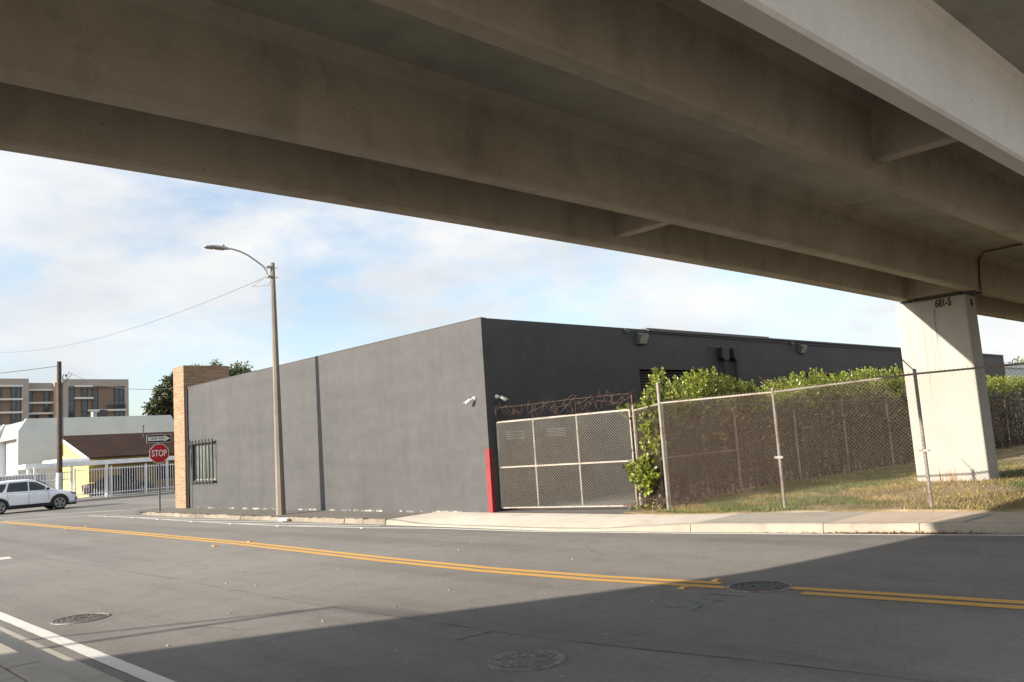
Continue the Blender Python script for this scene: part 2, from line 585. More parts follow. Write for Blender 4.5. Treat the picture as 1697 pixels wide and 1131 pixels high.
# ---------------------------------------------------------------- shared materials
ASPH = m_asphalt('asphalt', (.216, .204, .188))
ASPH_DARK = m_asphalt('asphalt_walk', (.155, .14, .125))
WALL = m_stucco('charcoal_stucco', (.058, .0588, .062))
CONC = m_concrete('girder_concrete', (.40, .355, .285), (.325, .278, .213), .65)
SOFFIT = m_concrete('soffit_concrete', (.37, .36, .30), (.29, .275, .225), .6, False)
PIERC = m_concrete('pier_concrete', (.37, .36, .33), (.335, .32, .29), .25)
CONC_LIT = m_concrete('girder_concrete_lit', (.67, .645, .60), (.58, .55, .50), .25)  # paler girder concrete: bright light on the outer face put into its colour
WALKC = m_concrete('walk_concrete', (.52, .475, .41), (.45, .405, .34), .45, False)
KERBC = m_concrete('kerb_concrete', (.34, .305, .255), (.28, .245, .20), .6, False)
WALKP = m_concrete('walk_concrete_pink', (.47, .38, .305), (.41, .325, .26), .38, False)
WALKG = m_concrete('walk_concrete_grey', (.35, .325, .285), (.30, .275, .235), .45, False)
KERBOLD = m_concrete('old_kerb_stone', (.27, .235, .185), (.13, .11, .085), .9, False)
GUTTER = m_concrete('gutter_concrete', (.36, .33, .285), (.29, .265, .23), .45, False)
GALV = m_rusty('galvanised_pipe', (.215, .205, .19), .42, (.12, .07, .04))
GATEM = m_rusty('gate_pipe', (.32, .295, .26), .42, (.18, .09, .04))
RUST = m_rusty('rusted_steel', (.07, .04, .03), .95, (.058, .028, .019))
WIRE = m_rusty('link_wire', (.16, .125, .09), .45, (.095, .055, .03))
GWIRE = M('gate_link_wire', (.33, .31, .275), .5, .2, .12)
BLACK = M('black_metal', (.018, .018, .02), .55, 0, .1)
GROUND = m_ground('bare_ground')
YELLOW = m_paintline('yellow_paint', (.50, .275, .055))
WHITEP = m_paintline('white_road_paint', (.55, .54, .50), wear=.53)

# ---------------------------------------------------------------- ground and roads
def sheet(name, poly, z, mt):
    mb = MB(); mb.add([(x, y, z) for x, y in poly], [tuple(range(len(poly)))])
    o = mb.build(name, mt, kind='structure'); return o
sheet('ground', [(-600, -600), (900, -600), (900, 900), (-600, 900)], -.03, GROUND)
sheet('road', [(2.5, -120), (16, -120), (16, 10), (13.2, 12), (13, 37.5), (120, 37.9), (120, 58.9), (-120, 58.9), (-120, 36.5), (2.5, 36.5)], 0, ASPH)

KERB = [(-40, 24.0), (-6, 16.6), (0, 14.55), (2, 13.98), (4.02, 13.62), (6.61, 13.08), (9.16, 12.64), (12.24, 12.16), (16.3, 12.15), (17.75, 12.10)]
BACK = [(-40, 26.5), (-6, 18.3), (0, 16.0), (2, 15.5), (4.43, 15.21), (7.04, 14.95), (8.87, 14.50), (10.5, 13.95), (11.4, 14.05), (15.52, 13.79), (17.75, 13.79)]
KH = [(-40, .15), (8.8, .15), (9.6, .12), (11., .045), (16.4, .04), (17.2, .10), (17.75, .13)]
def kx(y): return lerp_table(KERB, y)
def bx_(y): return lerp_table(BACK, y)
def kh(y): return lerp_table(KH, y)
def walk_section(name, y0, y1, mt, mk, n=8):
    mb = MB()
    ys = [y0 + (y1 - y0) * i / n for i in range(n + 1)]
    g = .006
    ys[0] += g; ys[-1] -= g
    back = [(bx_(y), y, .15) for y in ys]
    front = [(kx(y) + .17, y, kh(y)) for y in ys]
    mid = [(max(kx(y) + .17, bx_(y) - .45), y, .15 if kh(y) > .12 else .135) for y in ys]
    mb.strip(back, mid); mb.strip(mid, front)
    mb.strip([(x, y, -.02) for x, y, z in front], front)
    for e in (0, -1):
        mb.add([back[e], mid[e], front[e], (front[e][0], ys[e], -.02), (back[e][0], ys[e], -.02)], [(0, 1, 2, 3, 4)])
    mb.build(name, mt, kind='structure')
    kb = MB()
    A = [(kx(y) + .166, y, kh(y) + .001) for y in ys]; B_ = [(kx(y) + .05, y, kh(y) - .001) for y in ys]
    B2 = [(kx(y) + .02, y, kh(y) * .82) for y in ys]; C_ = [(kx(y), y, -.02) for y in ys]
    kb.strip(A, B_); kb.strip(B_, B2); kb.strip(B2, C_)
    for e in (0, -1): kb.add([A[e], B_[e], B2[e], C_[e], (A[e][0], ys[e], -.02)], [(0, 1, 2, 3, 4)])
    kb.build('kerb', mk, kind='structure')
secs = [(-30, -12, WALKP), (-12, -2, WALKP), (-2, 1.2, WALKP), (1.2, 3.95, WALKP), (3.95, 5.35, WALKP), (5.35, 6.75, WALKP), (6.75, 9.05, WALKG), (9.05, 12.9, WALKC), (12.9, 17.72, WALKC)]
for y0, y1, mt in secs:
    walk_section('sidewalk', y0, y1, mt, KERBC)
# older asphalt walk along the long wall with a broken stone kerb
mb = MB()
mb.add([(12.28, 17.75, .118), (13.85, 17.75, .125), (13.85, 36.2, .125), (12.9, 36.6, .118), (12.28, 35.8, .118)], [(0, 1, 2, 3, 4)])
mb.build('sidewalk', ASPH_DARK, kind='structure')
kb = MB()
ys = 17.78; random.seed(5)
OLDK = [(17, 12.12), (24, 12.10), (30, 12.14), (34.5, 12.25), (36, 12.6), (37.2, 13.3)]
y = 17.78
while y < 36.0:
    l = random.uniform(.5, 1.3); y2 = min(36.2, y + l)
    xa, xb = lerp_table(OLDK, y), lerp_table(OLDK, y2)
    zt = .125 + random.uniform(-.02, .006); dx = random.uniform(-.02, .015)
    n = 4
    prev = None
    for i in range(n):
        fa, fb = i / n, (i + 1) / n
        ya, yb = y + (y2 - y) * fa + .004 * (i == 0), y + (y2 - y) * fb - .004 * (i == n - 1)
        x0a, x0b = xa + (xb - xa) * fa + dx, xa + (xb - xa) * fb + dx
        j = random.uniform(-.014, .008)
        kb.add([(x0a, ya, -.02), (x0b, yb, -.02), (x0b + .03, yb, zt + j), (x0a + .03, ya, zt + j), (x0a + .2, ya, zt - .001), (x0b + .2, yb, zt - .001)],
               [(0, 1, 2, 3), (3, 2, 5, 4)])
    y = y2
kb.build('kerb', KERBOLD, kind='structure')
# driveway behind the gate
sheet('driveway', [(13.8, 15.62), (13.96, 11.3), (14.8, 11.5), (15.6, 11.9), (62, 11.9), (62, 15.62)], .156, ASPH_DARK)
# near side gutter, kerb and walk
mb = MB(); mb.add([(2.10, -20, .002), (2.54, -20, .004), (2.54, 36, .004), (2.10, 36, .002)], [(0, 1, 2, 3)])
for k in range(-6, 12):
    pass
mb.build('gutter', GUTTER, kind='structure')
mb = MB()
for i in range(-8, 14):
    y0 = i * 2.6 + .7
    mb.box(1.86, 2.11, y0 + .008, y0 + 2.592, -.02, .15)
mb.build('kerb', GUTTER, bevel=.015, kind='structure')
mb = MB()
for i in range(-8, 22):
    y0 = i * 1.55 + .3
    mb.box(.32, 1.845, y0 + .006, y0 + 1.544, -.02, .146)
    mb.box(-3.2, .308, y0 + .006, y0 + 1.544, -.02, .146)
mb.build('sidewalk', GUTTER, bevel=.008, kind='structure')
# far walk of the cross street
mb = MB(); mb.box(-60, 80, 58.9, 61.0, -.02, .13); mb.build('sidewalk', GUTTER, bevel=.02, kind='structure')
mb = MB(); mb.box(10, 80, 61.001, 66, -.02, .10); mb.build('driveway', GUTTER, kind='structure')

# unseen pale paving added on the viewer's side to bounce light onto the outer girder
sheet('bounce_pavement', [(-40, -60), (2.1, -60), (2.1, -20), (-3.2, -20), (-3.2, 1.5), (-40, 12)], .06, WALKC)
sheet('bounce_pavement', [(17.5, -60), (70, -60), (70, -12), (21.5, -12)], .16, WALKC)
# road markings
def polyline_strip(name, pts, w, z, mt, jit=.004):
    mb = MB(); Lp = []; Rp = []
    # resample
    q = []
    for a, b in zip(pts, pts[1:]):
        a = Vector(a); b = Vector(b); n = max(1, int((b - a).length / .25))
        for i in range(n): q.append(a + (b - a) * i / n)
    q.append(Vector(pts[-1]))
    for i, p in enumerate(q):
        t = (q[min(i + 1, len(q) - 1)] - q[max(i - 1, 0)]).normalized()
        n = Vector((-t.y, t.x))
        Lp.append((p.x + n.x * (w / 2 + random.uniform(-jit, jit)), p.y + n.y * (w / 2), z))
        Rp.append((p.x - n.x * (w / 2 + random.uniform(-jit, jit)), p.y - n.y * w / 2, z))
    mb.strip(Lp, Rp)
    return mb.build(name, mt, kind='structure')
YC = [(1.0, 9.0), (2.64, 8.66), (4.78, 8.47), (5.69, 8.40), (7.3, 8.20), (9.32, 8.10), (12, 8.16), (17.8, 8.48), (26, 8.65), (40.7, 8.72)]
def ypts(y0, y1, off):
    ys = [y0] + [y for y, x in YC if y0 < y < y1] + [y1]
    return [(lerp_table(YC, y) + off, y) for y in ys]
for off in (-.118, .118):
    polyline_strip('yellow_line', ypts(5.62 + off * .8, 41, off), .15, .004, YELLOW)
    polyline_strip('yellow_line', [(lerp_table(YC, y) + off, y) for y in (4.78 + off * 1.2, 3.6, 2.64, 1.0)] + [(12.0 + off, -6), (18 + off, -18)], .15, .004, YELLOW)
polyline_strip('white_line', [(2.735, -10), (2.735, 36)], .15, .004, WHITEP)
polyline_strip('white_line', [(11.42, 38.6), (11.49, 33.4), (11.36, 30.4), (11.23, 27.2), (11.17, 24.2), (11.18, 21.3), (11.5, 17.7), (11.85, 15.6), (11.98, 12.5), (12.46, 9.16), (12.92, 6.6), (13.46, 4.0), (14.4, 0), (16.4, -6)], .12, .004, WHITEP)
for a, b in (((11.49, 36.2), (12.05, 33.9)), ((11.46, 33.4), (12.0, 29)), ((11.36, 30.4), (11.98, 25.6)), ((11.23, 27.2), (11.94, 22.7)), ((11.17, 24.2), (11.9, 19.5)), ((11.24, 21.1), (11.86, 17.6))):
    polyline_strip('white_line', [a, b], .11, .008, WHITEP)
polyline_strip('white_line', [(2.8, 47.3), (9.56, 45.17), (12.3, 42.6), (13.6, 40.2), (17, 40.6)], .15, .004, WHITEP)
polyline_strip('white_line', [(8.75, 41.2), (11.2, 38.9), (12.3, 37.6)], .14, .006, WHITEP)
polyline_strip('white_line', [(2.9, 22.15), (4.86, 21.95)], .55, .004, WHITEP)
# road seams
SEAM = M('seam_tar', (.03, .029, .028), .8)
polyline_strip('pavement_seam', [(5.0, 6.30), (5.44, 6.26)], .014, .004, SEAM)
polyline_strip('pavement_seam', [(5.44, 6.27), (5.52, 5.4), (5.64, 4.6), (5.80, 3.6), (6.1, 1.0)], .008, .004, SEAM)
polyline_strip('pavement_seam', [(5.46, 6.3), (5.3, 9.5), (5.35, 14), (5.2, 22), (5.3, 36)], .006, .004, SEAM)
# survey paint on the road and walk
GREENP = m_paintline('green_spray_paint', (.04, .19, .145), wear=.44)
for pts in ([(7.24, 5.59), (7.12, 5.48), (7.17, 5.37), (7.26, 5.34)], [(7.57, 5.51), (7.45, 5.39), (7.47, 5.33), (7.51, 5.31)], [(7.35, 5.32), (7.42, 5.25), (7.32, 5.18), (7.16, 5.16)],
            [(7.83, 5.56), (7.9, 5.49), (7.93, 5.33), (7.95, 5.06)], [(7.79, 5.5), (7.68, 5.42), (7.65, 5.3), (7.65, 5.14)], [(7.65, 5.14), (7.55, 5.2), (7.49, 5.14)], [(8.0, 5.5), (7.93, 5.4), (7.85, 5.2)]):
    polyline_strip('survey_paint', pts, .018, .005, GREENP, .006)
polyline_strip('survey_paint', [(13.66, 4.80), (14.2, 4.78), (14.75, 4.76)], .055, .1535, GREENP, .008)

# ---------------------------------------------------------------- grass lot
def lot_z(x, y):
    return .165 + .0 + min(.13, max(0, (x - 14.6)) * .028) + .02 * fbm(x, y, 0, 1.3)
mb = MB()
nx, ny = 60, 46
X0, X1, Y0, Y1 = 13.9, 46, -16, 11.7
def lx(i, j):
    y = Y0 + (Y1 - Y0) * j / ny
    a = bx_(y) - .02
    return a + (X1 - a) * (i / nx) ** 1.6, y
vs = []
for j in range(ny + 1):
    for i in range(nx + 1):
        x, y = lx(i, j); vs.append((x, y, lot_z(x, y) if i else .146))
mb.add(vs, [(j * (nx + 1) + i, j * (nx + 1) + i + 1, (j + 1) * (nx + 1) + i + 1, (j + 1) * (nx + 1) + i) for j in range(ny) for i in range(nx)], 0, True)
mb.build('lawn_ground', GROUND, kind='structure')
GRASSM = m_leaf('grass_blades', (.17, .17, .04), (.34, .25, .09), (.48, .36, .17), .6, .25)
GREENG = m_leaf('green_grass', (.06, .12, .02), (.10, .15, .035), (.16, .17, .05), .6, .2)
mb = MB(); random.seed(3)
n = 0
while n < 46000:
    x = 14.2 + 12 * random.random() ** 1.5; y = random.uniform(-1.5, 11.2)
    if x < bx_(y) + .03: continue
    if 19.97 < x < 20.7 and 6.4 < y < 7.95: continue
    dens = fbm(x, y, 3, .9) + (.25 if x > bx_(y) + .8 else -.33)
    if random.random() > .62 + dens: continue
    green = fbm(x, y, 7, .55) + (.35 if y > 8.6 and x > 16 else 0) + (.12 if x < bx_(y) + .25 else -.08) > .05
    h = random.uniform(.03, .085) * (1.2 if green else 1)
    a = random.uniform(0, 6.283); t = random.uniform(.1, .9)
    w = random.uniform(.005, .010)
    z = lot_z(x, y) - .005
    ca, sa = math.cos(a), math.sin(a)
    mb.add([(x - sa * w, y + ca * w, z), (x + sa * w, y - ca * w, z), (x + ca * h * t, y + sa * h * t, z + h)], [(0, 1, 2)], 1 if green else 0)
    n += 1
mb.build('grass', [GRASSM, GREENG], kind='stuff', recalc=False)
# fallen leaves and litter bits along the kerb and fence foot
LITM = m_leaf('dry_leaves', (.20, .10, .04), (.30, .18, .08), (.42, .33, .2), .7, 0)
mb = MB(); random.seed(8)
for k in range(900):
    y = random.uniform(1, 11.6)
    if random.random() < .45:
        x = bx_(y) + random.uniform(-.05, .9); z = lot_z(x, y) + .01
        if x < bx_(y): z = .155
    else:
        y = random.gauss(5.6, .7); x = kx(y) - abs(random.gauss(0, .05)) - .01; z = .01
    leaf(mb, (x, y, z), Vector((random.uniform(-1, 1), random.uniform(-1, 1), random.uniform(0, .3))), Vector((0, 0, 1)), random.uniform(.03, .07), random.uniform(.02, .04))
mb.build('leaf_litter', LITM, kind='stuff', recalc=False)
mb = MB()
GRIT = m_leaf('grit', (.35, .33, .3), (.5, .47, .42), (.25, .18, .1), .8, 0)
for k in range(230):
    x = random.uniform(2.9, 12.2); y = random.uniform(2.5, 22)
    s = .004 + .011 * random.random() ** 2.5
    mb.obox((x, y, .004), (s, s * .3, 0), (-s * .2, s * random.uniform(.3, .8), 0), (0, 0, s * .3))
mb.build('road_grit', GRIT, kind='stuff')

# ---------------------------------------------------------------- elevated guideways
SP0, SP1 = -3.2, 20.32
OUT = [(-60, 38), (-40, 27.5), (-26, 20.3), (-16, 15.6), (-10.85, 13.27), (-9.98, 12.80), (-8.98, 12.35), (-7.63, 11.68), (-5.57, 10.85), (-4.72, 10.55), (-3.29, 10.28), (-2.33, 10.12), (-.49, 9.84), (1.86, 9.5), (7, 9.05), (13.6, 8.66), (20, 8.55), (60, 8.5), (110, 8.5)]
def oy(x): return lerp_table(OUT, x)
def shift(x):
    return 0 if x > SP0 else oy(x) - oy(SP0)
def camber(x):
    return .085 * (1 - ((x - 8.55) / 11.8) ** 2) if SP0 < x < SP1 else 0
def stations(a, b, step=1.6):
    n = max(2, int((b - a) / step)); return [a + (b - a) * i / n for i in range(n + 1)]
ZB, ZS, ZT = 4.45, 5.32, 5.54
SPANS = [(-46, -24.01), (-23.99, SP0 - .01), (SP0 + .01, SP1 - .012), (SP1 + .012, 44), (44.02, 70)]
def sweep(prof_fn, a, b, step=1.6):
    """sweep a closed (y,z) profile along X"""
    mb = MB(); st = stations(a, b, step); n = None
    rings = []
    for x in st:
        pr = prof_fn(x); n = len(pr)
        rings.append([(x, yy + shift(x), zz + camber(x)) for yy, zz in pr])
    vs = [p for r in rings for p in r]
    fs = []
    for i in range(len(st) - 1):
        for k in range(n):
            k2 = (k + 1) % n
            fs.append((i * n + k, i * n + k2, (i + 1) * n + k2, (i + 1) * n + k))
    fs.append(tuple(range(n))); fs.append(tuple(range((len(st) - 1) * n, len(st) * n))[::-1])
    mb.add(vs, fs)
    return mb
def web_profile(yc, w=.235):
    # tapered stem of a double tee: chamfered foot, fillet under the slab
    h = w / 2
    def f(x):
        return [(yc - h + .03, ZB), (yc + h - .03, ZB), (yc + h, ZB + .03), (yc + h + .07, ZS - .14), (yc + h + .12, ZS - .05), (yc + h + .22, ZS + .03),
                (yc - h - .22, ZS + .03), (yc - h - .12, ZS - .05), (yc - h - .07, ZS - .14), (yc - h, ZB + .03)]
    return f
G1, G2, G3, G4 = 7.73, 6.32, 3.93, 2.70
MID = 5.13
def guideway(label, ga, gb, inner, outer_fn, near):
    t = thing('elevated_guideway', label, 'overpass', (8, (ga + gb) / 2, ZB))
    for (a, b) in SPANS:
        for g in (ga, gb):
            sweep(web_profile(g), a, b).build('girder', CONC_LIT if near and g == gb else CONC, t, label='outer girder coloured paler to look brightly lit' if near and g == gb else None)
        def slab(x):
            o = outer_fn(x) - shift(x)
            lo, hi = (inner, o) if not near else (o, inner)
            return [(lo, ZS), (hi, ZS), (hi, ZT), (lo, ZT)]
        sweep(slab, a, b).build('deck', SOFFIT, t)
        def para(x):
            o = outer_fn(x) - shift(x)
            s = -1 if not near else 1
            e = [(o - s * .0 + s * .003, ZT + .001), (o + s * .2, ZT + .001), (o + s * .17, ZT + .8), (o + s * .03, ZT + .8)]
            return e
        sweep(para, a, b).build('parapet', CONC, t)
    for xd, ends in ((9.55, 0), (SP1 - .22, 1), (SP1 + .22, 1), (32.1, 0), (SP0 - .2, 1), (SP0 + .25, 1), (-13.6, 0)):
        mb = MB(); s = shift(xd); c = camber(xd)
        h = .118
        lo, hi = min(ga, gb), max(ga, gb)
        z0 = ZB + (.14 if not ends else .03)
        if near and ends and xd > 0: z0 = ZB + .05
        mb.box(xd - .10, xd + .10, lo + h - .02 + s, hi - h + .02 + s, z0 + c, ZS + .01 + c)
        mb.build('diaphragm', CONC, t, bevel=.02)
    return t
GWA = guideway('long grey concrete overpass deck resting on the white pier, the one farther from the viewer', G1, G2, MID + .012, oy, False)
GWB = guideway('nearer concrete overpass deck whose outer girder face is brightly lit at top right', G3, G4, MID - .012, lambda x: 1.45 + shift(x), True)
# open joint and rust stain between spans, a drain pipe down the joint
mb = MB()
mb.tube([(SP1, G2 - .155, ZB - .0), (SP1 + .01, G2 - .175, ZB + .45), (SP1, G2 - .20, ZS - .17), (SP1 - .02, G2 - .34, ZS - .03), (SP1 - .05, G2 - 1.1, ZS - .025)], .018, 6)
mb.build('drain_pipe', RUST, GWA)
# bearing pads
for g in (G1, G2):
    for dx in (-.17, .17):
        mb = MB(); mb.box(SP1 + dx - .1, SP1 + dx + .1, g - .1, g + .1, ZB - .05, ZB + .004)
        mb.build('bearing_pad', BLACK, GWA)

def pier(x, y0, y1, zt, label, txt=False, ztilt=0):
    t = thing('bridge_pier', label, 'pier', (x + .33, (y0 + y1) / 2, .2), None)
    mb = MB(); mb.box(x, x + .66, y0, y1, -.1, zt)
    mb.build('column', PIERC, t, bevel=.035)
    return t
P1 = pier(20.0, 6.40, 7.93, ZB - .048, 'white concrete wall pier standing in the grass behind the chain link fence')
INK = M('stencil_ink', (.03, .03, .03), .8)
text_mesh('pier_number', '681-5', .24, INK, frame_mat((19.994, 6.87, 4.27), (0, -1, 0), (0, 0, 1)), P1, .004, sx=.62, bold=.03)
text_mesh('pier_number', '84', .22, INK, frame_mat((20.36, 6.394, 4.22), (1, 0, 0), (0, 0, 1)), P1, .004, sx=.62, bold=.03)
RUSTST = M('rust_streak', (.42, .22, .10), .9, 0, .3, 6)
mb = MB(); random.seed(21)
for k in range(14):
    yy = 7.15 + random.gauss(0, .16); hh = random.uniform(.08, .34); w = random.uniform(.006, .016)
    mb.add([(19.996, yy - w, .3), (19.996, yy + w, .3), (19.996, yy + w * .2, .3 + hh), (19.996, yy - w * .2, .3 + hh)], [(0, 1, 2, 3)])
mb.build('rust_streak', RUSTST, P1)
DRIP = M('drip_stain', (.36, .34, .30), .9, 0, .2, 6)
mb = MB()
for k in range(11):
    yy = 7.32 + random.gauss(0, .17); z1 = 4.36 - abs(random.gauss(0, .15)); hh = random.uniform(.6, 2.6); w = random.uniform(.003, .006)
    mb.add([(19.9965, yy - w, z1 - hh), (19.9965, yy + w, z1 - hh), (19.9965, yy + w, z1), (19.9965, yy - w, z1)], [(0, 1, 2, 3)])
mb.build('drip_stain', DRIP, P1)
for (x, ya, yb, lab) in ((20.0, 2.55, 4.08, 'matching white pier under the nearer overpass deck, beyond the right picture edge'),
                         (-3.9, 6.5, 8.0, 'matching white pier behind the viewer under the farther deck'), (-3.9, 2.6, 4.1, 'matching white pier behind the viewer under the nearer deck')):
    pier(x, ya, yb, ZB - .048, lab)

# ---------------------------------------------------------------- charcoal warehouse
WX0, WX1, WY0, WY1, WZ = 13.8, 53.7, 15.6, 33.85, 4.97
wh = thing('warehouse', 'long charcoal grey warehouse at the street corner with a stone pylon at its end', 'warehouse', (WX0, WY0, .1))
def wall_with_holes(a0, a1, z0, z1, holes, plane, c, thick):
    """wall slab split into boxes round rectangular openings"""
    mb = MB()
    xs = sorted({a0, a1} | {h[0] for h in holes} | {h[1] for h in holes})
    for xa, xb in zip(xs, xs[1:]):
        zz = [(z0, z1)]
        for h in holes:
            if h[0] <= xa and h[1] >= xb:
                nz = []
                for (p, q) in zz:
                    if h[2] > p: nz.append((p, min(q, h[2])))
                    if h[3] < q: nz.append((max(p, h[3]), q))
                zz = nz
        for p, q in zz:
            if plane == 'y': mb.box(xa, xb, c, c + thick, p, q)
            else: mb.box(c, c + thick, xa, xb, p, q)
    return mb
DOORS = [(20.0, 23.35, .1, 3.75), (30.2, 33.35, .1, 3.70)]
def welded(mb, name, mt, parent):
    o = mb.build(name, mt, parent, recalc=False)
    bm = bmesh.new(); bm.from_mesh(o.data)
    bmesh.ops.remove_doubles(bm, verts=bm.verts, dist=1e-4)
    # drop the doubled inner faces between neighbouring boxes
    seen = {}
    for f in bm.faces: seen.setdefault(tuple(sorted(v.index for v in f.verts)), []).append(f)
    kill = [f for fl in seen.values() if len(fl) > 1 for f in fl]
    bmesh.ops.delete(bm, geom=kill, context='FACES')
    bmesh.ops.recalc_face_normals(bm, faces=bm.faces)
    bm.to_mesh(o.data); bm.free()
    return o
welded(wall_with_holes(WX0 + .2, WX1, 0, WZ, DOORS, 'y', WY0, .25), 'side_wall', WALL, wh)
welded(wall_with_holes(WY0, WY1, 0, WZ, [(31.35, 33.45, 1.2, 2.6)], 'x', WX0, .2), 'street_wall', WALL, wh)
mb = MB(); mb.box(WX0 + .2, WX1, WY1 + 1.2, WY1 + 1.4, 0, WZ); mb.box(WX1 - .2, WX1 - .001, WY0 + .25, WY1 + 1.2, 0, WZ - .002)
mb.build('rear_wall', WALL, wh)
mb = MB(); mb.box(WX0 + .2, WX1 - .2, WY0 + .25, WY1 + 1.2, WZ - .5, WZ - .3)
mb.build('roof', GUTTER, wh)
mb = MB()
mb.box(20.55, 27.76, WY0 + .01, WY0 + .24, WZ + .001, WZ + .06)          # raised length of parapet cap
mb.box(20.55, 53.6, WY0 - .055, WY0 - .001, WZ - .05, WZ + .012)
mb.box(WX0 - .012, WX0 + .19, WY0 + .02, WY1 - .02, WZ + .001, WZ + .018)
mb.build('coping', M('coping_paint', (.075, .074, .076), .5), wh, bevel=.006)
DOORM = M('roller_door_paint', (.033, .033, .035), .5, .2)
for (a, b, z0, z1) in DOORS:
    mb = MB(); z = .16
    while z < z1 - .05:
        mb.prism([(WY0 + .20, z), (WY0 + .165, z + .02), (WY0 + .165, z + .06), (WY0 + .20, z + .085)], 'x', a + .01, b - .01)
        z += .085
    mb.build('roller_door', DOORM, wh)
# dark shutter and a small louvred vent low on the side wall, just inside the gate
mb = MB(); z = .25
while z < 2.05:
    mb.box(14.35, 17.6, WY0 - .03, WY0 - .002, z, z + .075); z += .09
mb.build('shutter', M('brown_shutter', (.055, .03, .022), .55), wh)
VENT = M('louvre_paint', (.24, .25, .24), .6)
for a, b, zc in ((14.36, 14.98, 2.0), (15.8, 16.5, 2.02)):
    mb = MB()
    for k in range(4): mb.obox(((a + b) / 2, WY0 - .06, zc - .08 + k * .055), ((b - a) / 2, 0, 0), (0, .02, .012), (0, -.002, .006))
    mb.build('vent', VENT, wh)
# barred window on the street wall
mb = MB(); mb.box(WX0 + .09, WX0 + .11, 31.35, 33.45, 1.2, 2.6)
win = mb.build('window', m_glass('window_glass', (.10, .12, .105), .12), wh)
mb = MB()
for zc in (1.15, 2.66):
    mb.box(WX0 - .14, WX0 - .10, 31.28, 33.52, zc - .02, zc + .02)
for k in range(8):
    yy = 31.32 + k * (33.48 - 31.32) / 7
    mb.box(WX0 - .147, WX0 - .115, yy - .018, yy + .018, 1.05, 2.78)
for yy in (31.3, 33.5):
    for zc in (1.15, 2.66): mb.box(WX0 - .101, WX0 + .01, yy - .02, yy + .02, zc - .019, zc + .019)
mb.build('bars', BLACK, win)
mb = MB()
for k in range(1, 5):
    mb.box(WX0 + .075, WX0 + .089, 31.35 + k * .42 - .02, 31.35 + k * .42 + .02, 1.2, 2.6)
mb.box(WX0 + .075, WX0 + .0885, 31.35, 33.45, 1.2, 1.25)
mb.build('window_frame', VENT, win)
# red corner guard
mb = MB(); mb.box(WX0 - .02, WX0 + .10, WY0 - .02, WY0 + .14, .10, 1.70)
mb.build('corner_guard', M('red_paint', (.215, .006, .009), .55, 0, .2, 5), wh, bevel=.01, label='red painted steel guard')
# stone clad pylon
mb = MB(); mb.box(13.66, 15.62, WY1 + .05, 34.98, 0, 5.88)
mb.build('stone_pylon', m_stone('ledge_stone'), wh, bevel=.02)
mb = MB(); mb.tube([(WX0 - .035, WY1 + .0, .12), (WX0 - .035, WY1 + .0, 4.9)], .035, 8)
mb.build('conduit', BLACK, wh)
mb = MB()
mb.tube([(19.5, WY0 - .03, WZ - .075), (29.3, WY0 - .03, WZ - .13), (40, WY0 - .03, WZ - .12), (53, WY0 - .03, WZ - .12)], .016, 6)
mb.box(19.42, 19.6, WY0 - .07, WY0 - .001, WZ - .15, WZ - .03)
mb.box(29.2, 29.4, WY0 - .07, WY0 - .001, WZ - .17, WZ - .07)
mb.build('conduit', M('conduit_paint', (.06, .06, .062), .45), wh)

# downpipes with collector heads
for xc, lab in ((24.45, 'black downpipe with collector head on the dark wall, left of the pair'), (25.15, 'black downpipe with collector head on the dark wall, right of the pair')):
    t = thing('downpipe', lab, 'downpipe', (xc, WY0 - .1, .1), 'downpipes on the dark wall')
    mb = MB()
    h = .21
    mb.prism([(xc - h, 4.52), (xc + h, 4.52), (xc + h, 4.18), (xc + .09, 4.06), (xc - .09, 4.06), (xc - h, 4.18)], 'y', WY0 - .22, WY0 - .004)
    mb.build('collector_head', BLACK, t, bevel=.012)
    mb = MB(); mb.tube([(xc, WY0 - .12, 4.04), (xc, WY0 - .12, .2)], .065, 10)
    mb.build('pipe', BLACK, t)
    for zc in (3.4, 1.8):
        mb = MB(); mb.box(xc - .10, xc + .10, WY0 - .13, WY0 - .003, zc - .02, zc + .02)
        mb.build('strap', BLACK, t)
# wall pack lights
LHOUS = M('light_housing', (.10, .10, .095), .5, .3)
LGLASS = m_glass('light_lens', (.45, .45, .40), .25)
for xc, zc, lab in ((20.15, 4.66, 'boxy wall light high on the dark wall above the first roller door'), (29.95, 4.63, 'boxy wall light high on the dark wall beyond the downpipes')):
    t = thing('wall_light', lab, 'wall light', (xc, WY0, zc), 'wall lights on the dark wall')
    mb = MB()
    mb.prism([(WY0 - .003, zc - .16), (WY0 - .003, zc + .16), (WY0 - .17, zc + .16), (WY0 - .22, zc + .10), (WY0 - .10, zc - .16)], 'x', xc - .21, xc + .21)
    mb.build('housing', LHOUS, t, bevel=.01)
    mb = MB(); mb.add([(xc - .18, WY0 - .223, zc + .085), (xc + .18, WY0 - .223, zc + .085), (xc + .18, WY0 - .108, zc - .145), (xc - .18, WY0 - .108, zc - .145)], [(0, 1, 2, 3)])
    mb.add([(xc + .214, WY0 - .03, zc + .12), (xc + .214, WY0 - .16, zc + .12), (xc + .214, WY0 - .19, zc + .07), (xc + .214, WY0 - .09, zc - .12), (xc + .214, WY0 - .03, zc - .12)], [(0, 1, 2, 3, 4)])
    mb.build('lens', LGLASS, t)

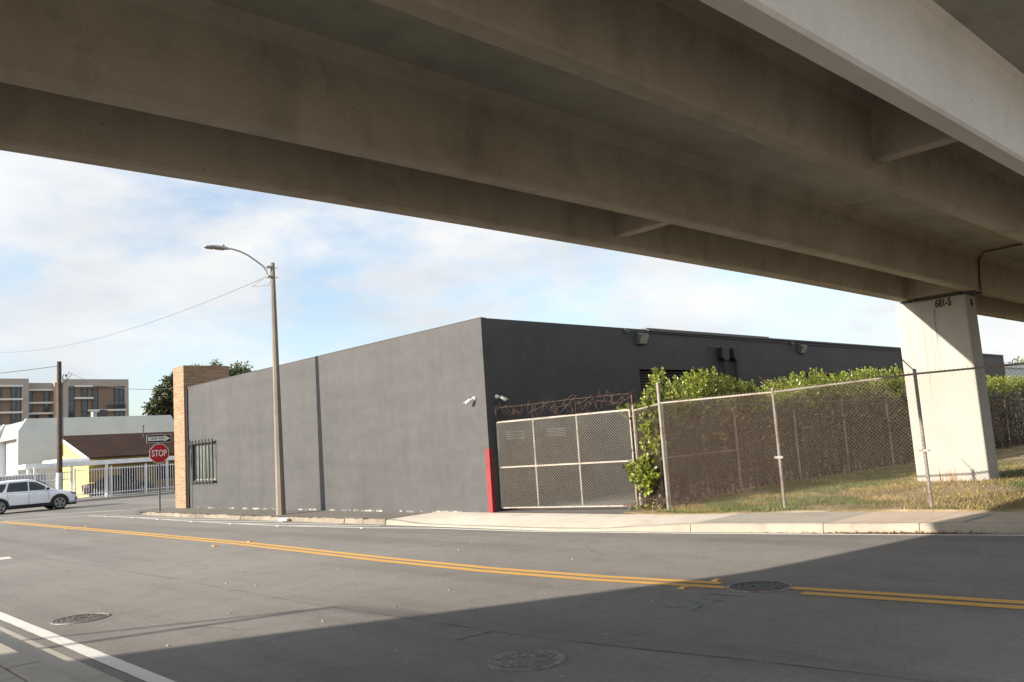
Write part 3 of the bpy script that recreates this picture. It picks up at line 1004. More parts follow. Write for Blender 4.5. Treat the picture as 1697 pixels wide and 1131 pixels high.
# security cameras
CAMW = M('camera_plastic', (.62, .62, .60), .4, 0, .05)
def sec_cam(base, nrm, aim, label, dark=False):
    t = thing('security_camera', label, 'security camera', base, None)
    mw = LHOUS if dark else CAMW
    base = Vector(base); nrm = Vector(nrm); aim = Vector(aim).normalized()
    mb = MB(); mb.tube([base + nrm * .001, base + nrm * .02, base + nrm * .045, base + nrm * .06], [.055, .055, .045, .02], 14)
    mb.build('base', mw, t)
    j = base + nrm * .085
    mb = MB(); mb.tube([base + nrm * .05, j, j + aim * .05], .016, 8); mb.build('arm', mw, t)
    mb = MB(); s = j + aim * .05; e = s + aim * .16
    mb.tube([s, s + aim * .01, e - aim * .015, e], [.03, .037, .037, .033], 12)
    body = mb.build('body', mw, t)
    side = aim.cross(Vector((0, 0, 1))).normalized(); up = side.cross(aim)
    mb = MB(); mb.obox(s + aim * .10 + up * .042, aim * .10, side * .034, up * .005); mb.build('sunshade', mw, t, bevel=.002)
    mb = MB(); mb.tube([e, e + aim * .005], .027, 12); mb.build('lens', BLACK, body)
sec_cam((WX0, 16.02, 2.97), (-1, 0, 0), (-.55, .65, -.52), 'white security camera on the sunlit grey wall near the corner')
sec_cam((14.16, WY0, 2.98), (0, -1, 0), (.85, -.35, -.5), 'white security camera on the shaded wall above the gate')
sec_cam((23.85, WY0, 4.55), (0, -1, 0), (.6, -.7, -.3), 'small dark camera left of the black downpipes', True)

# ---------------------------------------------------------------- chain link gate
GA, GB = Vector((14.06, 15.54, 0)), Vector((14.94, 12.03, 0))
gt = thing('sliding_gate', 'rusty chain link driveway gate topped with coiled barbed wire beside the red corner guard', 'gate', (GA.x, GA.y, .16))
gd = (GB - GA); GLn = gd.length; gd.normalize()
def gp(u, z): return (GA.x + gd.x * u, GA.y + gd.y * u, z)
def gz(u, a, b): return a + (b - a) * u / GLn
mb = MB()
zb = lambda u: gz(u, .24, .225); zt = lambda u: gz(u, 2.33, 2.36)
mb.tube([gp(0, zt(0)), gp(GLn, zt(GLn))], .024, 8)
mb.tube([gp(0, zb(0)), gp(GLn, zb(GLn))], .022, 8)
mb.tube([gp(0, 1.22), gp(GLn, 1.22)], .022, 8)
for f in (0, .29, .62, 1.0):
    u = GLn * f; mb.tube([gp(u, zb(u)), gp(u, zt(u))], .024 if f in (0, 1.) else .019, 8)
mb.build('frame', GATEM, gt)
mb = MB(); link_mesh(mb, GA, GB, .24, .225, 2.33, 2.36, .071, .0021, (-.02, -.005, 0)); mb.build('link_mesh', GWIRE, gt)
mb = MB()
for f in (0.0, .29, .62, 1.0):
    u = GLn * f; mb.tube([gp(u, zt(u)), gp(u, zt(u) + .37)], .008, 6)
mb.tube([gp(0, 2.69), gp(GLn * .3, 2.70), gp(GLn * .62, 2.73), gp(GLn, 2.73)], .0055, 6)
mb.build('wire_support', RUST, gt)
mb = MB(); random.seed(4)
for coil in range(3):
    pts = []; turns = (14, 9, 6)[coil]; ph = random.uniform(0, 6)
    for i in range(turns * 14):
        t = i / (turns * 14 - 1)
        u = -.12 + (GLn + .2) * t + .10 * math.sin(i * .37 + coil) + .05 * math.sin(i * .11)
        r = (.185 + .07 * math.sin(i * .13 + coil * 2)) * (.9 if coil else 1)
        w = ph + i * 2 * math.pi / 14 * (1 if coil == 0 else -1)
        sag = .04 * math.sin(t * 9)
        pts.append((GA.x + gd.x * u - gd.y * r * math.cos(w) * .8, GA.y + gd.y * u + gd.x * r * math.cos(w) * .8, 2.57 + .03 * t + sag + r * math.sin(w)))
    mb.tube(pts, .0042, 5)
    for i in range(0, len(pts), 3):
        p = Vector(pts[i]); d = rnd_dir() * .035
        mb.tube([p - d, p + d], .004, 4, cap=False)
for k in range(9):
    u = random.uniform(.2, GLn - .3)
    a = Vector(gp(u, 2.4 + random.uniform(0, .3))); b = a + Vector((random.uniform(-.1, .1), -random.uniform(.2, .7), random.uniform(-.2, .25)))
    mid = (a + b) / 2 + Vector((0, 0, random.uniform(-.12, .12)))
    mb.tube([a, mid, b], .004, 5)
mb.build('barbed_wire', RUST, gt)
mb = MB(); c = Vector(gp(GLn - .18, .215)); ax = Vector((-gd.y, gd.x, 0))
mb.tube([c - ax * .03, c + ax * .03], .055, 14); mb.build('wheel', BLACK, gt)
mb = MB(); mb.obox(c + Vector((0, 0, .04)), gd * .13, ax * .045, Vector((0, 0, .02))); mb.build('wheel_bracket', RUST, gt)

# ---------------------------------------------------------------- chain link fences
def post(mb, p, z0, z1, r=.03):
    mb.tube([(p[0], p[1], z0), (p[0] + (p[2] if len(p) > 2 else 0), p[1], z1)], r, 10)
    mb.tube([(p[0], p[1], z1), (p[0], p[1], z1 + .02), (p[0], p[1], z1 + .045)], [r * 1.15, r * 1.1, r * .4], 10)
FP = [(14.72, 11.02), (14.93, 8.44), (15.42, 5.92), (15.95, 3.3), (16.5, .7), (17.2, -1.9), (18.1, -4.5), (19.2, -7.1)]
FT = [2.43, 2.43, 2.52, 2.52, 2.52, 2.52, 2.52, 2.52]
fn = thing('chain_link_fence', 'tall chain link fence along the pale sidewalk with angled barb arms', 'fence', (14.72, 11.02, .17))
for i, p in enumerate(FP):
    mb = MB(); zg = lot_z(*p) - .05
    if i == 0:
        post(mb, p, zg, 2.84, .038)
        mb.build('post', GALV, fn, label='thick terminal post taller than the rail')
    else:
        post(mb, p, zg, FT[i] + .05, .030)
        o = mb.build('post', GALV, fn)
        mb = MB(); a = Vector((p[0], p[1], FT[i] + .06)); mb.obox(a + Vector((-.04, .10, .13)), Vector((.012, 0, 0)), Vector((.0, .012, .004)), Vector((-.04, .11, .15)))
        mb.build('barb_arm', RUST, o)
        mb = MB(); mb.obox((p[0] - .02, p[1], 1.17), (.018, 0, 0), (0, .085, 0), (0, 0, .022)); mb.build('clamp', GALV, o)
for i in range(len(FP) - 1):
    a, b = FP[i], FP[i + 1]
    mb = MB(); mb.tube([(a[0] - .0, a[1], FT[i]), (b[0], b[1], FT[i + 1])], .019, 8); mb.build('top_rail', GATEM if i == 0 else GALV, fn)
mb = MB()
for i in range(len(FP) - 1):
    a, b = FP[i], FP[i + 1]
    link_mesh(mb, a, b, lot_z(*a) + .02, lot_z(*b) + .02, FT[i] + .02, FT[i + 1] + .02, .071, .0021, (-.036, 0, 0))
mb.build('link_mesh', WIRE, fn)
mb = MB()
for z in (.32, .72, 1.15, 1.6, 2.05, 2.4):
    mb.tube([(14.72 - .045, 10.99, z), (14.72 - .0, 10.97, z), (14.72 + .045, 10.99, z)], .012, 6)
mb.tube([(14.69, 10.93, .2), (14.69, 10.93, 2.42)], .007, 5)
mb.build('tension_band', GALV, fn)
# short infill panel between the gate post and the fence
pn = thing('chain_link_fence', 'narrow chain link infill panel overgrown with leaves next to the gate', 'fence', (14.86, 11.86, .17))
mb = MB(); post(mb, (14.86, 11.86), .1, 2.42, .032); mb.build('post', GALV, pn)
mb = MB(); post(mb, (15.0, 11.98), .1, 2.66, .026); mb.build('post', RUST, pn, label='rusty brown gate guide post')
mb = MB(); mb.tube([(14.86, 11.86, 2.33), (14.72, 11.06, 2.41)], .02, 8); mb.build('top_rail', GATEM, pn)
mb = MB(); link_mesh(mb, (14.86, 11.82), (14.72, 11.08), .2, .2, 2.33, 2.41, .071, .0022, (-.03, 0, 0)); mb.build('link_mesh', WIRE, pn)
mb = MB(); mb.tube([(14.83, 11.80, .2), (14.83, 11.80, 2.3)], .006, 5)
for z in (.4, .9, 1.4, 1.9, 2.2): mb.tube([(14.82, 11.9, z), (14.81, 11.84, z), (14.82, 11.8, z)], .009, 5)
mb.build('tension_band', GALV, pn)
# fence in front of the hedge
DULL = m_rusty('weathered_pipe', (.15, .135, .12), .45, (.09, .055, .035))
DWIRE = M('weathered_wire', (.04, .034, .028), .6, .2, .1)
f2 = thing('chain_link_fence', 'weathered chain link fence running along the foot of the hedge behind the pier', 'fence', (14.8, 11.1, .2))
xs = [14.95, 17.73, 20.6, 23.4, 26.4, 29.4, 32.4, 35.2, 37.6, 40.3, 43.2, 46]
for x in xs[1:]:
    mb = MB(); post(mb, (x, 11.1), .1, 2.4, .026); mb.build('post', DULL, f2)
mb = MB(); mb.tube([(14.95, 11.1, 2.37), (46, 11.1, 2.38)], .02, 8); mb.build('top_rail', DULL, f2)
mb = MB(); mb.tube([(14.9, 11.1, 1.26), (17.73, 11.1, 1.28)], .016, 8); mb.build('mid_rail', DULL, f2)
mb = MB(); link_mesh(mb, (14.95, 11.08), (46, 11.08), .22, .26, 2.36, 2.37, .085, .0016); mb.build('link_mesh', DWIRE, f2)

# ---------------------------------------------------------------- hedge
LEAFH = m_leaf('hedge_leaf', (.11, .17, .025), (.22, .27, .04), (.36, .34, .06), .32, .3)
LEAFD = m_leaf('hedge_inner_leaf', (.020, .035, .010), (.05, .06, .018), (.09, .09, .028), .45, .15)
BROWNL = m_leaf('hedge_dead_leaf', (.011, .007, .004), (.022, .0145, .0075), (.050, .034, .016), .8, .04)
TWIG = M('twig_bark', (.035, .026, .018), .9, 0, .25, 8)
HT = [(14.6, 2.2), (15.7, 2.25), (16.15, 2.4), (16.45, 2.75), (16.8, 3.0), (17.4, 3.05), (18.2, 2.85), (19.0, 2.72), (19.6, 2.38), (20.3, 2.6), (21.2, 2.95), (22.4, 3.05), (24, 2.98), (26, 3.12), (28.4, 3.28), (29.4, 2.9), (30.5, 2.8), (32, 3.0), (36, 3.0), (39, 3.05), (46, 3.0)]
def ht(x): return lerp_table(HT, x) + .10 * fbm(x, 0, 5, 1.7)
hg = thing('hedge', 'tall leafy hedge with bright green tops and bare brown stems behind the fence', 'hedge', (22, 11.65, .2))
def shoot(mb, c, axis, L, nl, ls, mi=0):
    axis = axis.normalized()
    a = axis.orthogonal().normalized(); b = axis.cross(a)
    for k in range(nl):
        w = k * 2.4 + random.uniform(-.3, .3); t = (k + .5) / nl
        rad = math.cos(w) * a + math.sin(w) * b
        sp = .95 - .55 * t + random.uniform(-.15, .15)
        d = axis * (1 - sp * .55) + rad * sp
        leaf(mb, c + axis * L * t, d, axis + rad * -.4, ls * random.uniform(.75, 1.2), ls * random.uniform(.42, .6), mi)
random.seed(17)
mb = MB()
for k in range(2600):
    x = 15.1 + (46 - 15.1) * random.random() ** 1.55
    top = ht(x)
    f = random.random() ** .6
    z = 2.22 + (top - 2.22) * f
    wd = .55 * math.sqrt(max(.05, 1 - max(0, (z - 2.35) / (top - 2.2)) ** 2))
    y = 11.68 + random.choice((-1, -1, 1)) * wd * random.uniform(.55, 1.05)
    if f > .8: y = 11.68 + random.uniform(-wd, wd)
    ax = Vector((random.uniform(-.5, .4), (y - 11.68) * .9 + random.uniform(-.3, .3), random.uniform(.5, 1.1)))
    far = x > 27
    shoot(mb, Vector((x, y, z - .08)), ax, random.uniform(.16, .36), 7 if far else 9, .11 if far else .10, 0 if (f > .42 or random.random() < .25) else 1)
for k in range(150):
    x = 15.6 + 26 * random.random() ** 1.3
    top = ht(x); y = 11.65 + random.uniform(-.4, .3)
    ax = Vector((random.uniform(-.25, .2), random.uniform(-.2, .15), 1)); L_ = random.uniform(.2, .40)
    c0 = Vector((x, y, top - .22))
    shoot(mb, c0, ax, L_ * (1.15 if x > 20 else 1), 14, .105, 0)
    mb.tube([c0 - Vector((0, 0, .2)), c0 + ax.normalized() * L_], [.008, .004], 4, 1, cap=False)
# leaves straying down the face
for k in range(900):
    x = 14.8 + 26 * random.random() ** 1.4; z = 2.3 - abs(random.gauss(0, .45)); y = 11.2 + random.uniform(0, .4)
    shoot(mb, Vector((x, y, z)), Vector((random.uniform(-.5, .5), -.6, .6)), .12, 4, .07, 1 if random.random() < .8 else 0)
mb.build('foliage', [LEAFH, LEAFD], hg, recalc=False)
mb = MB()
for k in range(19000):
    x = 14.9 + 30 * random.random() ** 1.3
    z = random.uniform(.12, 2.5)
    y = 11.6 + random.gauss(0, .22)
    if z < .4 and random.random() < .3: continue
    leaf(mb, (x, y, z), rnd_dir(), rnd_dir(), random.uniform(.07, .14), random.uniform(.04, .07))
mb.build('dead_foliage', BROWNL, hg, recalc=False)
mb = MB()
x = 14.95
while x < 45:
    for q in range(2):
        bx0 = x + random.uniform(-.1, .1); y0 = 11.65 + random.uniform(-.2, .2)
        pts = [Vector((bx0, y0, .1))]
        for s in range(6):
            pts.append(pts[-1] + Vector((random.uniform(-.16, .16), random.uniform(-.1, .1), random.uniform(.3, .5))))
        mb.tube(pts, [.024, .022, .018, .015, .012, .009, .005], 5, cap=False)
        for s in range(1, 6):
            for r in range(2):
                d = Vector((random.uniform(-1, 1), random.uniform(-.7, .7), random.uniform(.1, .8))) * .35
                mb.tube([pts[s], pts[s] + d * .5 + Vector((0, 0, .03)), pts[s] + d], [.008, .006, .003], 4, cap=False)
    x += .23
mb.build('stems', TWIG, hg, recalc=False)

# overgrown shrub pushing through the infill panel
sh = thing('shrub', 'glossy yellow green shrub pushing through the narrow panel beside the gate', 'shrub', (14.9, 11.5, .17))
random.seed(29)
mb = MB()
clumps = [(14.62, 11.50, .95, .26, 60, .12), (14.70, 11.55, .68, .17, 34, .12), (14.66, 11.86, .98, .14, 20, .10), (14.86, 11.45, 1.95, .22, 34, .09), (14.9, 11.35, 2.35, .22, 40, .085), (14.98, 11.2, 2.68, .24, 44, .085),
          (14.98, 11.2, 2.98, .14, 18, .08), (14.86, 11.4, 1.55, .24, 32, .09), (15.0, 11.4, 2.50, .2, 24, .085), (14.9, 11.4, 1.25, .24, 34, .09), (14.9, 11.35, 1.75, .26, 36, .085)]
for (x, y, z, r, n, ls) in clumps:
    for k in range(n):
        d = rnd_dir(); p = Vector((x, y, z)) + d * r * random.uniform(.35, 1)
        p.z += r * .15
        shoot(mb, p, d * .6 + Vector((-.25, -.05, .5)), random.uniform(.06, .14), 7, ls, 0 if random.random() < .85 else 1)
mb.build('foliage', [LEAFH, LEAFD], sh, recalc=False)
mb = MB()
for k in range(9):
    p = [Vector((14.85 + random.uniform(-.06, .15), 11.5 + random.uniform(-.2, .25), .1))]
    for s in range(7): p.append(p[-1] + Vector((random.uniform(-.06, .06), random.uniform(-.07, .07), random.uniform(.3, .42))))
    mb.tube(p, [.02, .018, .016, .013, .010, .008, .006, .004], 5, cap=False)
mb.build('stems', TWIG, sh, recalc=False)
# weeds at the fence foot
wd_ = thing('weed', 'low green weeds growing at the foot of the gate post', 'weed', (14.7, 11.5, .16))
mb = MB()
for k in range(260):
    x = 14.45 + random.random() * .5; y = 11.05 + random.random() * .85
    leaf(mb, (x, y, .16 + random.random() * .28 * random.random()), rnd_dir() + Vector((0, 0, .9)), rnd_dir(), random.uniform(.05, .10), random.uniform(.02, .035), random.choice((0, 1)))
mb.build('leaves', [LEAFD, GRASSM], wd_, recalc=False)

# ---------------------------------------------------------------- street lamp
POLEM = m_concrete('lamp_pole_concrete', (.21, .19, .16), (.15, .13, .105), .6, False)
lp = thing('street_lamp', 'tall tapering concrete street lamp in front of the grey wall', 'street lamp', (12.6, 24.0, .12))
mb = MB(); mb.tube([(12.58, 23.98, .05), (12.6, 24.05, 8.0)], [.145, .068], 8, smooth=False); mb.build('pole', POLEM, lp)
mb = MB()
mb.tube([(12.44, 24.1, 7.55), (12.42, 24.1, 7.72), (12.30, 24.1, 7.88), (12.08, 24.1, 8.02), (11.82, 24.1, 8.17), (11.59, 24.1, 8.26), (11.35, 24.1, 8.31), (11.14, 24.1, 8.32)], .026, 8)
for z in (7.55, 7.86):
    mb.tube([(12.36, 24.1, z), (12.80, 24.08, z)], .012, 6)
    mb.box(12.41, 12.52, 24.0, 24.16, z - .03, z + .03)
ALU = M('lamp_aluminium', (.36, .36, .35), .45, .4, .1)
mb.build('arm', ALU, lp)
mb = MB()
prof = [(11.20, .05, .035), (11.08, .10, .05), (10.95, .14, .055), (10.72, .16, .05), (10.55, .15, .035), (10.42, .10, .015)]
vs = []
for x, w, h in prof:
    vs += [(x, 24.1 - w, 8.285), (x, 24.1 - w * .8, 8.30 + h), (x, 24.1 + w * .8, 8.30 + h), (x, 24.1 + w, 8.285)]
fs = []
for i in range(len(prof) - 1):
    for k in range(4): fs.append((i * 4 + k, i * 4 + (k + 1) % 4, i * 4 + 4 + (k + 1) % 4, i * 4 + 4 + k))
fs += [(0, 1, 2, 3), tuple(range(len(vs) - 4, len(vs)))[::-1]]
mb.add(vs, fs)
hd = mb.build('lamp_head', ALU, lp, bevel=.008)
mb = MB(); mb.box(10.50, 10.72, 23.98, 24.22, 8.262, 8.284); mb.box(10.78, 11.04, 24.0, 24.2, 8.262, 8.284)
mb.build('led_panel', m_glass('led_glass', (.22, .20, .17), .2), hd)
mb = MB(); mb.tube([(11.02, 24.1, 8.33), (11.02, 24.1, 8.40), (11.02, 24.1, 8.43)], [.035, .035, .02], 10); mb.build('photocell', LHOUS, hd)

def wire(name, a, b, sag, r, label, extra=()):
    a = Vector(a); b = Vector(b)
    pts = []
    for i in range(33):
        t = i / 32; p = a.lerp(b, t); p.z -= sag * 4 * t * (1 - t); pts.append(p)
    mb = MB(); mb.tube(pts, r, 5)
    for e in extra: mb.tube(e, r, 5)
    o = mb.build(name, BLACK, org=a)
    setp(o, label, 'cable')
wire('overhead_cable', (12.42, 24.1, 7.55), (12.0, 60.3, 9.75), .75, .006, 'thin cable running from the street lamp to the upper left',
     [[(12.4, 24.3, 7.52), (12.3, 24.9, 7.36), (12.42, 24.0, 7.25), (12.5, 24.0, 7.4)]])

vp = thing('utility_pole', 'slim pole with a guy wire casting thin shadows across the road at lower left', 'utility pole', (-10, 14.2, 0))
mb = MB(); mb.tube([(-10, 14.2, 0), (-10, 14.2, 6.0)], [.07, .05], 8); mb.build('pole', POLEM, vp)
mb = MB(); mb.tube([(-10, 14.2, 5.98), (-10.2, 13.6, 6.1), (-10.1, 12.95, 6.1)], .03, 6); mb.build('arm', POLEM, vp)
mb = MB(); mb.tube([(-10, 14.2, 5.95), (-3.6, 12.95, 2.0), (-.4, 12.3, .02)], .03, 6); mb.build('guy_wire', BLACK, vp)

# ---------------------------------------------------------------- stop sign
sg = thing('street_sign', 'red STOP sign with a ONE WAY plate on a grey post at the corner', 'street sign', (12.66, 33.95, .12))
mb = MB(); mb.box(12.63, 12.69, 33.95, 33.98, 0, 3.02); mb.build('post', M('sign_post_steel', (.20, .20, .20), .5, .5), sg)
SZ, SR = 2.36, .405
SIGNW = M('sign_white', (.72, .72, .70), .35, 0, .03); SIGNR = M('sign_red', (.42, .012, .022), .35, 0, .04); SIGNK = M('sign_black', (.012, .012, .013), .4)
def octo(r): return [(12.66 + r * math.cos(R_(22.5 + 45 * k)), SZ + r * math.sin(R_(22.5 + 45 * k))) for k in range(8)]
mb = MB(); mb.prism(octo(SR), 'y', 33.944, 33.949); st = mb.build('stop_plate', SIGNW, sg)
mb = MB(); mb.prism(octo(SR - .022), 'y', 33.941, 33.9435); mb.build('red_face', SIGNR, st)
text_mesh('lettering', 'STOP', .36, SIGNW, frame_mat((12.66, 33.939, SZ), (1, 0, 0), (0, 0, 1)), st, .001, sx=.68)
mb = MB(); mb.prism([(12.18, 2.79), (13.14, 2.79), (13.14, 3.11), (12.18, 3.11)], 'y', 33.944, 33.949); ow = mb.build('one_way_plate', SIGNW, sg, bevel=.0)
mb = MB(); mb.prism([(12.195, 2.805), (13.125, 2.805), (13.125, 3.095), (12.195, 3.095)], 'y', 33.941, 33.9435); mb.build('black_field', SIGNK, ow)
mb = MB(); mb.prism([(12.23, 2.87), (12.86, 2.87), (12.86, 2.825), (13.10, 2.95), (12.86, 3.075), (12.86, 3.03), (12.23, 3.03)], 'y', 33.938, 33.9405); mb.build('arrow', SIGNW, ow)
text_mesh('lettering', 'ONE WAY', .13, SIGNK, frame_mat((12.62, 33.936, 2.95), (1, 0, 0), (0, 0, 1)), ow, .001)

# ---------------------------------------------------------------- utility pole and cables
up = thing('utility_pole', 'weathered wooden utility pole beside the white fence across the street', 'utility pole', (16.1, 60.2, .1))
mb = MB(); mb.tube([(16.1, 60.2, 0), (16.07, 60.2, 9.2)], [.19, .135], 12); mb.build('pole', M('pole_wood', (.08, .06, .047), .9, 0, .25, 4, stain=.4), up)
mb = MB(); mb.tube([(16.1, 60.2, .12), (16.1, 60.2, 1.95)], .215, 14, cap=False); mb.build('base_sleeve', M('sleeve_paint', (.42, .44, .46), .6, 0, .15), up, label='whitish painted lower end')
mb = MB(); mb.tube([(16.3, 60.2, 3.0), (16.28, 60.2, 8.2), (16.35, 60.15, 8.35)], .03, 6); mb.build('riser_pipe', M('riser_pipe', (.25, .24, .24), .6), up)
mb = MB()
mb.tube([(16.2, 60.2, 7.6), (16.5, 60.1, 7.95), (16.75, 60.0, 8.3), (16.62, 60.0, 8.5), (16.5, 60.1, 8.15), (16.48, 60.1, 8.0)], .018, 6)
mb.tube([(16.45, 60.1, 8.2), (16.45, 60.1, 8.35)], .05, 8)
mb.build('insulator', BLACK, up)
wire('overhead_cable', (16.05, 60.1, 8.9), (-4, 62, 7.2), .35, .016, 'thin cable leaving the utility pole to the left')
wire('overhead_cable', (16.55, 60.0, 8.5), (14.4, 34.97, 5.15), .55, .012, 'dark cable sagging from the utility pole to the stone pylon')

# ---------------------------------------------------------------- cars
TYRE = M('tyre_rubber', (.018, .018, .019), .85, 0, .1)
RIM = M('wheel_alloy', (.42, .42, .42), .3, .7, .05)
DARKPL = M('black_trim', (.014, .014, .015), .5)
CARGL = m_glass('car_glass', (.018, .024, .024), .05)
def car(label, name, loc, rotz, paint, P):
    t = thing(name, label, 'car', loc, None, rotz)
    ORG[t.name] = Vector((0, 0, 0))
    Lh = P['half']
    st = P['stations']       # x, halfwidth, zbot, zbelt
    rings = []
    for x, w, zb_, zt_ in st:
        zm = zb_ + (zt_ - zb_) * .55
        half = [(0, zb_), (w * .86, zb_), (w * .97, zb_ + .07), (w, zb_ + .25 * (zt_ - zb_) + .03), (w * .985, zm), (w * .995, zt_ - .16), (w * .955, zt_ - .05), (w * .88, zt_), (w * .5, zt_ + .02), (0, zt_ + .028)]
        rings.append([(x, -y, z) for y, z in half] + [(x, y, z) for y, z in half[-2:0:-1]])
    n = len(rings[0])
    def body_mesh(x0=None):
        mb = MB(); vs = [p for r in rings for p in r]; fs = []
        for i in range(len(rings) - 1):
            for k in range(n): fs.append((i * n + k, i * n + (k + 1) % n, (i + 1) * n + (k + 1) % n, (i + 1) * n + k))
        fs += [tuple(range(n)), tuple(range((len(rings) - 1) * n, len(rings) * n))[::-1]]
        mb.add(vs, fs, 0, True); return mb
    body = body_mesh().build('body', paint, t, sharp=.7)
    # greenhouse: base and roof rails
    gh = P['cabin']          # list of (x, zbase, ztop, wbase, wtop)
    mb = MB(); vs = []; fs = []
    for x, a, b, wa, wb in gh:
        vs += [(x, -wa, a), (x, -wb, b - .03), (x, -wb + .10, b), (x, 0, b + .02), (x, wb - .10, b), (x, wb, b - .03), (x, wa, a)]
    for i in range(len(gh) - 1):
        for k in range(6): fs.append((i * 7 + k, i * 7 + k + 1, i * 7 + 8 + k, i * 7 + 7 + k))
    mb.add(vs, fs, 0, True)
    roof = mb.build('roof', paint, t, sharp=.5)
    def side_pt(x, z, s, off=.012):
        for (x0, a0, b0, wa0, wb0), (x1, a1, b1, wa1, wb1) in zip(gh, gh[1:]):
            if x0 <= x <= x1:
                f = (x - x0) / (x1 - x0)
                a = a0 + (a1 - a0) * f; b = b0 + (b1 - b0) * f - .03; wa = wa0 + (wa1 - wa0) * f; wb = wb0 + (wb1 - wb0) * f
                g = max(0, min(1, (z - a) / max(.01, b - a)))
                return (x, s * (wa + (wb - wa) * g + off), z)
        return (x, s * .8, z)
    for s in (-1, 1):
        for poly in P['panes']:
            mb = MB()
            # subdivide along x so the pane follows the tumblehome
            pts = [side_pt(x, z, s) for x, z in poly]
            mb.add(pts, [tuple(range(len(pts)))]); mb.build('side_window', CARGL, t)
    for poly in P['screens']:
        mb = MB(); mb.add([(x, y, z) for x, y, z in poly], [tuple(range(len(poly)))]); mb.build('windscreen', CARGL, t)
    # wheels and arches
    for wx in P['wheels']:
        for s in (-1, 1):
            yw = s * (P['w'] - .02); R = P['R']
            mb = MB(); n2 = 20
            arch = [(wx + (R + .095) * math.cos(math.pi * k / n2), R + (R + .095) * math.sin(math.pi * k / n2)) for k in range(n2 + 1)] + [(wx - R - .095, .2), (wx + R + .095, .2)]
            mb.prism(arch, 'y', s * (P['w'] - .3), s * (P['w'] + .012)); mb.build('wheel_arch', DARKPL, t)
            mb = MB()
            mb.tube([(wx, s * (P['w'] - .20), R), (wx, s * (P['w'] - .18), R), (wx, s * (P['w'] + .015), R), (wx, s * (P['w'] + .035), R)], [R - .03, R, R, R - .025], 26)
            wh_ = mb.build('wheel', TYRE, t)
            mb = MB()
            yo = s * (P['w'] + .037)
            ring = []
            for k in range(5):
                a0 = 2 * math.pi * k / 5 + .3
                for da in (-.22, .22):
                    c, q = math.cos(a0 + da), math.sin(a0 + da)
                    c2, q2 = math.cos(a0 + da * 2.4), math.sin(a0 + da * 2.4)
                    rr = R * .66; w2 = .028
                    p0 = Vector((wx + c * R * .12, yo, R + q * R * .12)); p1 = Vector((wx + c2 * rr, yo, R + q2 * rr))
                    dd = (p1 - p0).normalized(); nn = Vector((-dd.z, 0, dd.x)) * w2
                    mb.add([p0 - nn, p0 + nn, p1 + nn * 1.5, p1 - nn * 1.5], [(0, 1, 2, 3)])
            mb.tube([(wx, yo, R), (wx, yo + s * .01, R)], R * .17, 12)
            rp = [(wx + R * .68 * math.cos(2 * math.pi * k / 24), yo, R + R * .68 * math.sin(2 * math.pi * k / 24)) for k in range(25)]
            mb.tube(rp, .014, 5, cap=False)
            mb.build('rim', RIM, wh_)
    mb = MB(); x0, x1 = P['sill']
    for s in (-1, 1): mb.box(x0, x1, s * P['w'] - .04, s * P['w'] + .012, .26, .40)
    mb.box(-Lh + .05, Lh - .12, -P['w'] + .14, P['w'] - .14, .20, .30)
    mb.build('sill_trim', DARKPL, t)
    for s in (-1, 1):
        xm, zm = P['mirror']
        mb = MB(); mb.obox((xm, s * (P['w'] + .08), zm), (.07, 0, 0), (0, .09, 0), (.01, 0, .065)); mb.build('mirror', P.get('mirror_mat', paint), t, bevel=.03)
        for xd, zd in P['handles']:
            mb = MB(); mb.box(xd - .10, xd + .10, s * P['w'] - .01, s * P['w'] + .018, zd - .016, zd + .016); mb.build('door_handle', P.get('handle_mat', paint), t, bevel=.006)
        for (poly, nm, mt_) in P['lamps']:
            mb = MB(); mb.prism([(x, z) for x, z in poly], 'y', s * (P['w'] * .93 + .02), s * (P['w'] * .70)); mb.build(nm, mt_, t, bevel=.006)
    mb = MB()
    for xs_ in P['seams']:
        for s in (-1, 1):
            mb.add([(xs_[0] - .006, s * (P['w'] + .0035), .42), (xs_[0] + .006, s * (P['w'] + .0035), .42), (xs_[1] + .006, s * (P['w'] + .0035) * .996, 1.0), (xs_[1] - .006, s * (P['w'] + .0035) * .996, 1.0)], [(0, 1, 2, 3)])
    mb.build('door_gap', DARKPL, t)
    return t
LENS = m_glass('headlamp_glass', (.20, .21, .22), .08)
TAIL = M('tail_lamp', (.35, .01, .01), .2)
WHITECAR = M('white_car_paint', (.80, .82, .87), .22, 0, .02, coat=.6, bmp=0)
BLACKCAR = M('black_car_paint', (.012, .012, .014), .15, 0, .02, coat=.6, bmp=0)
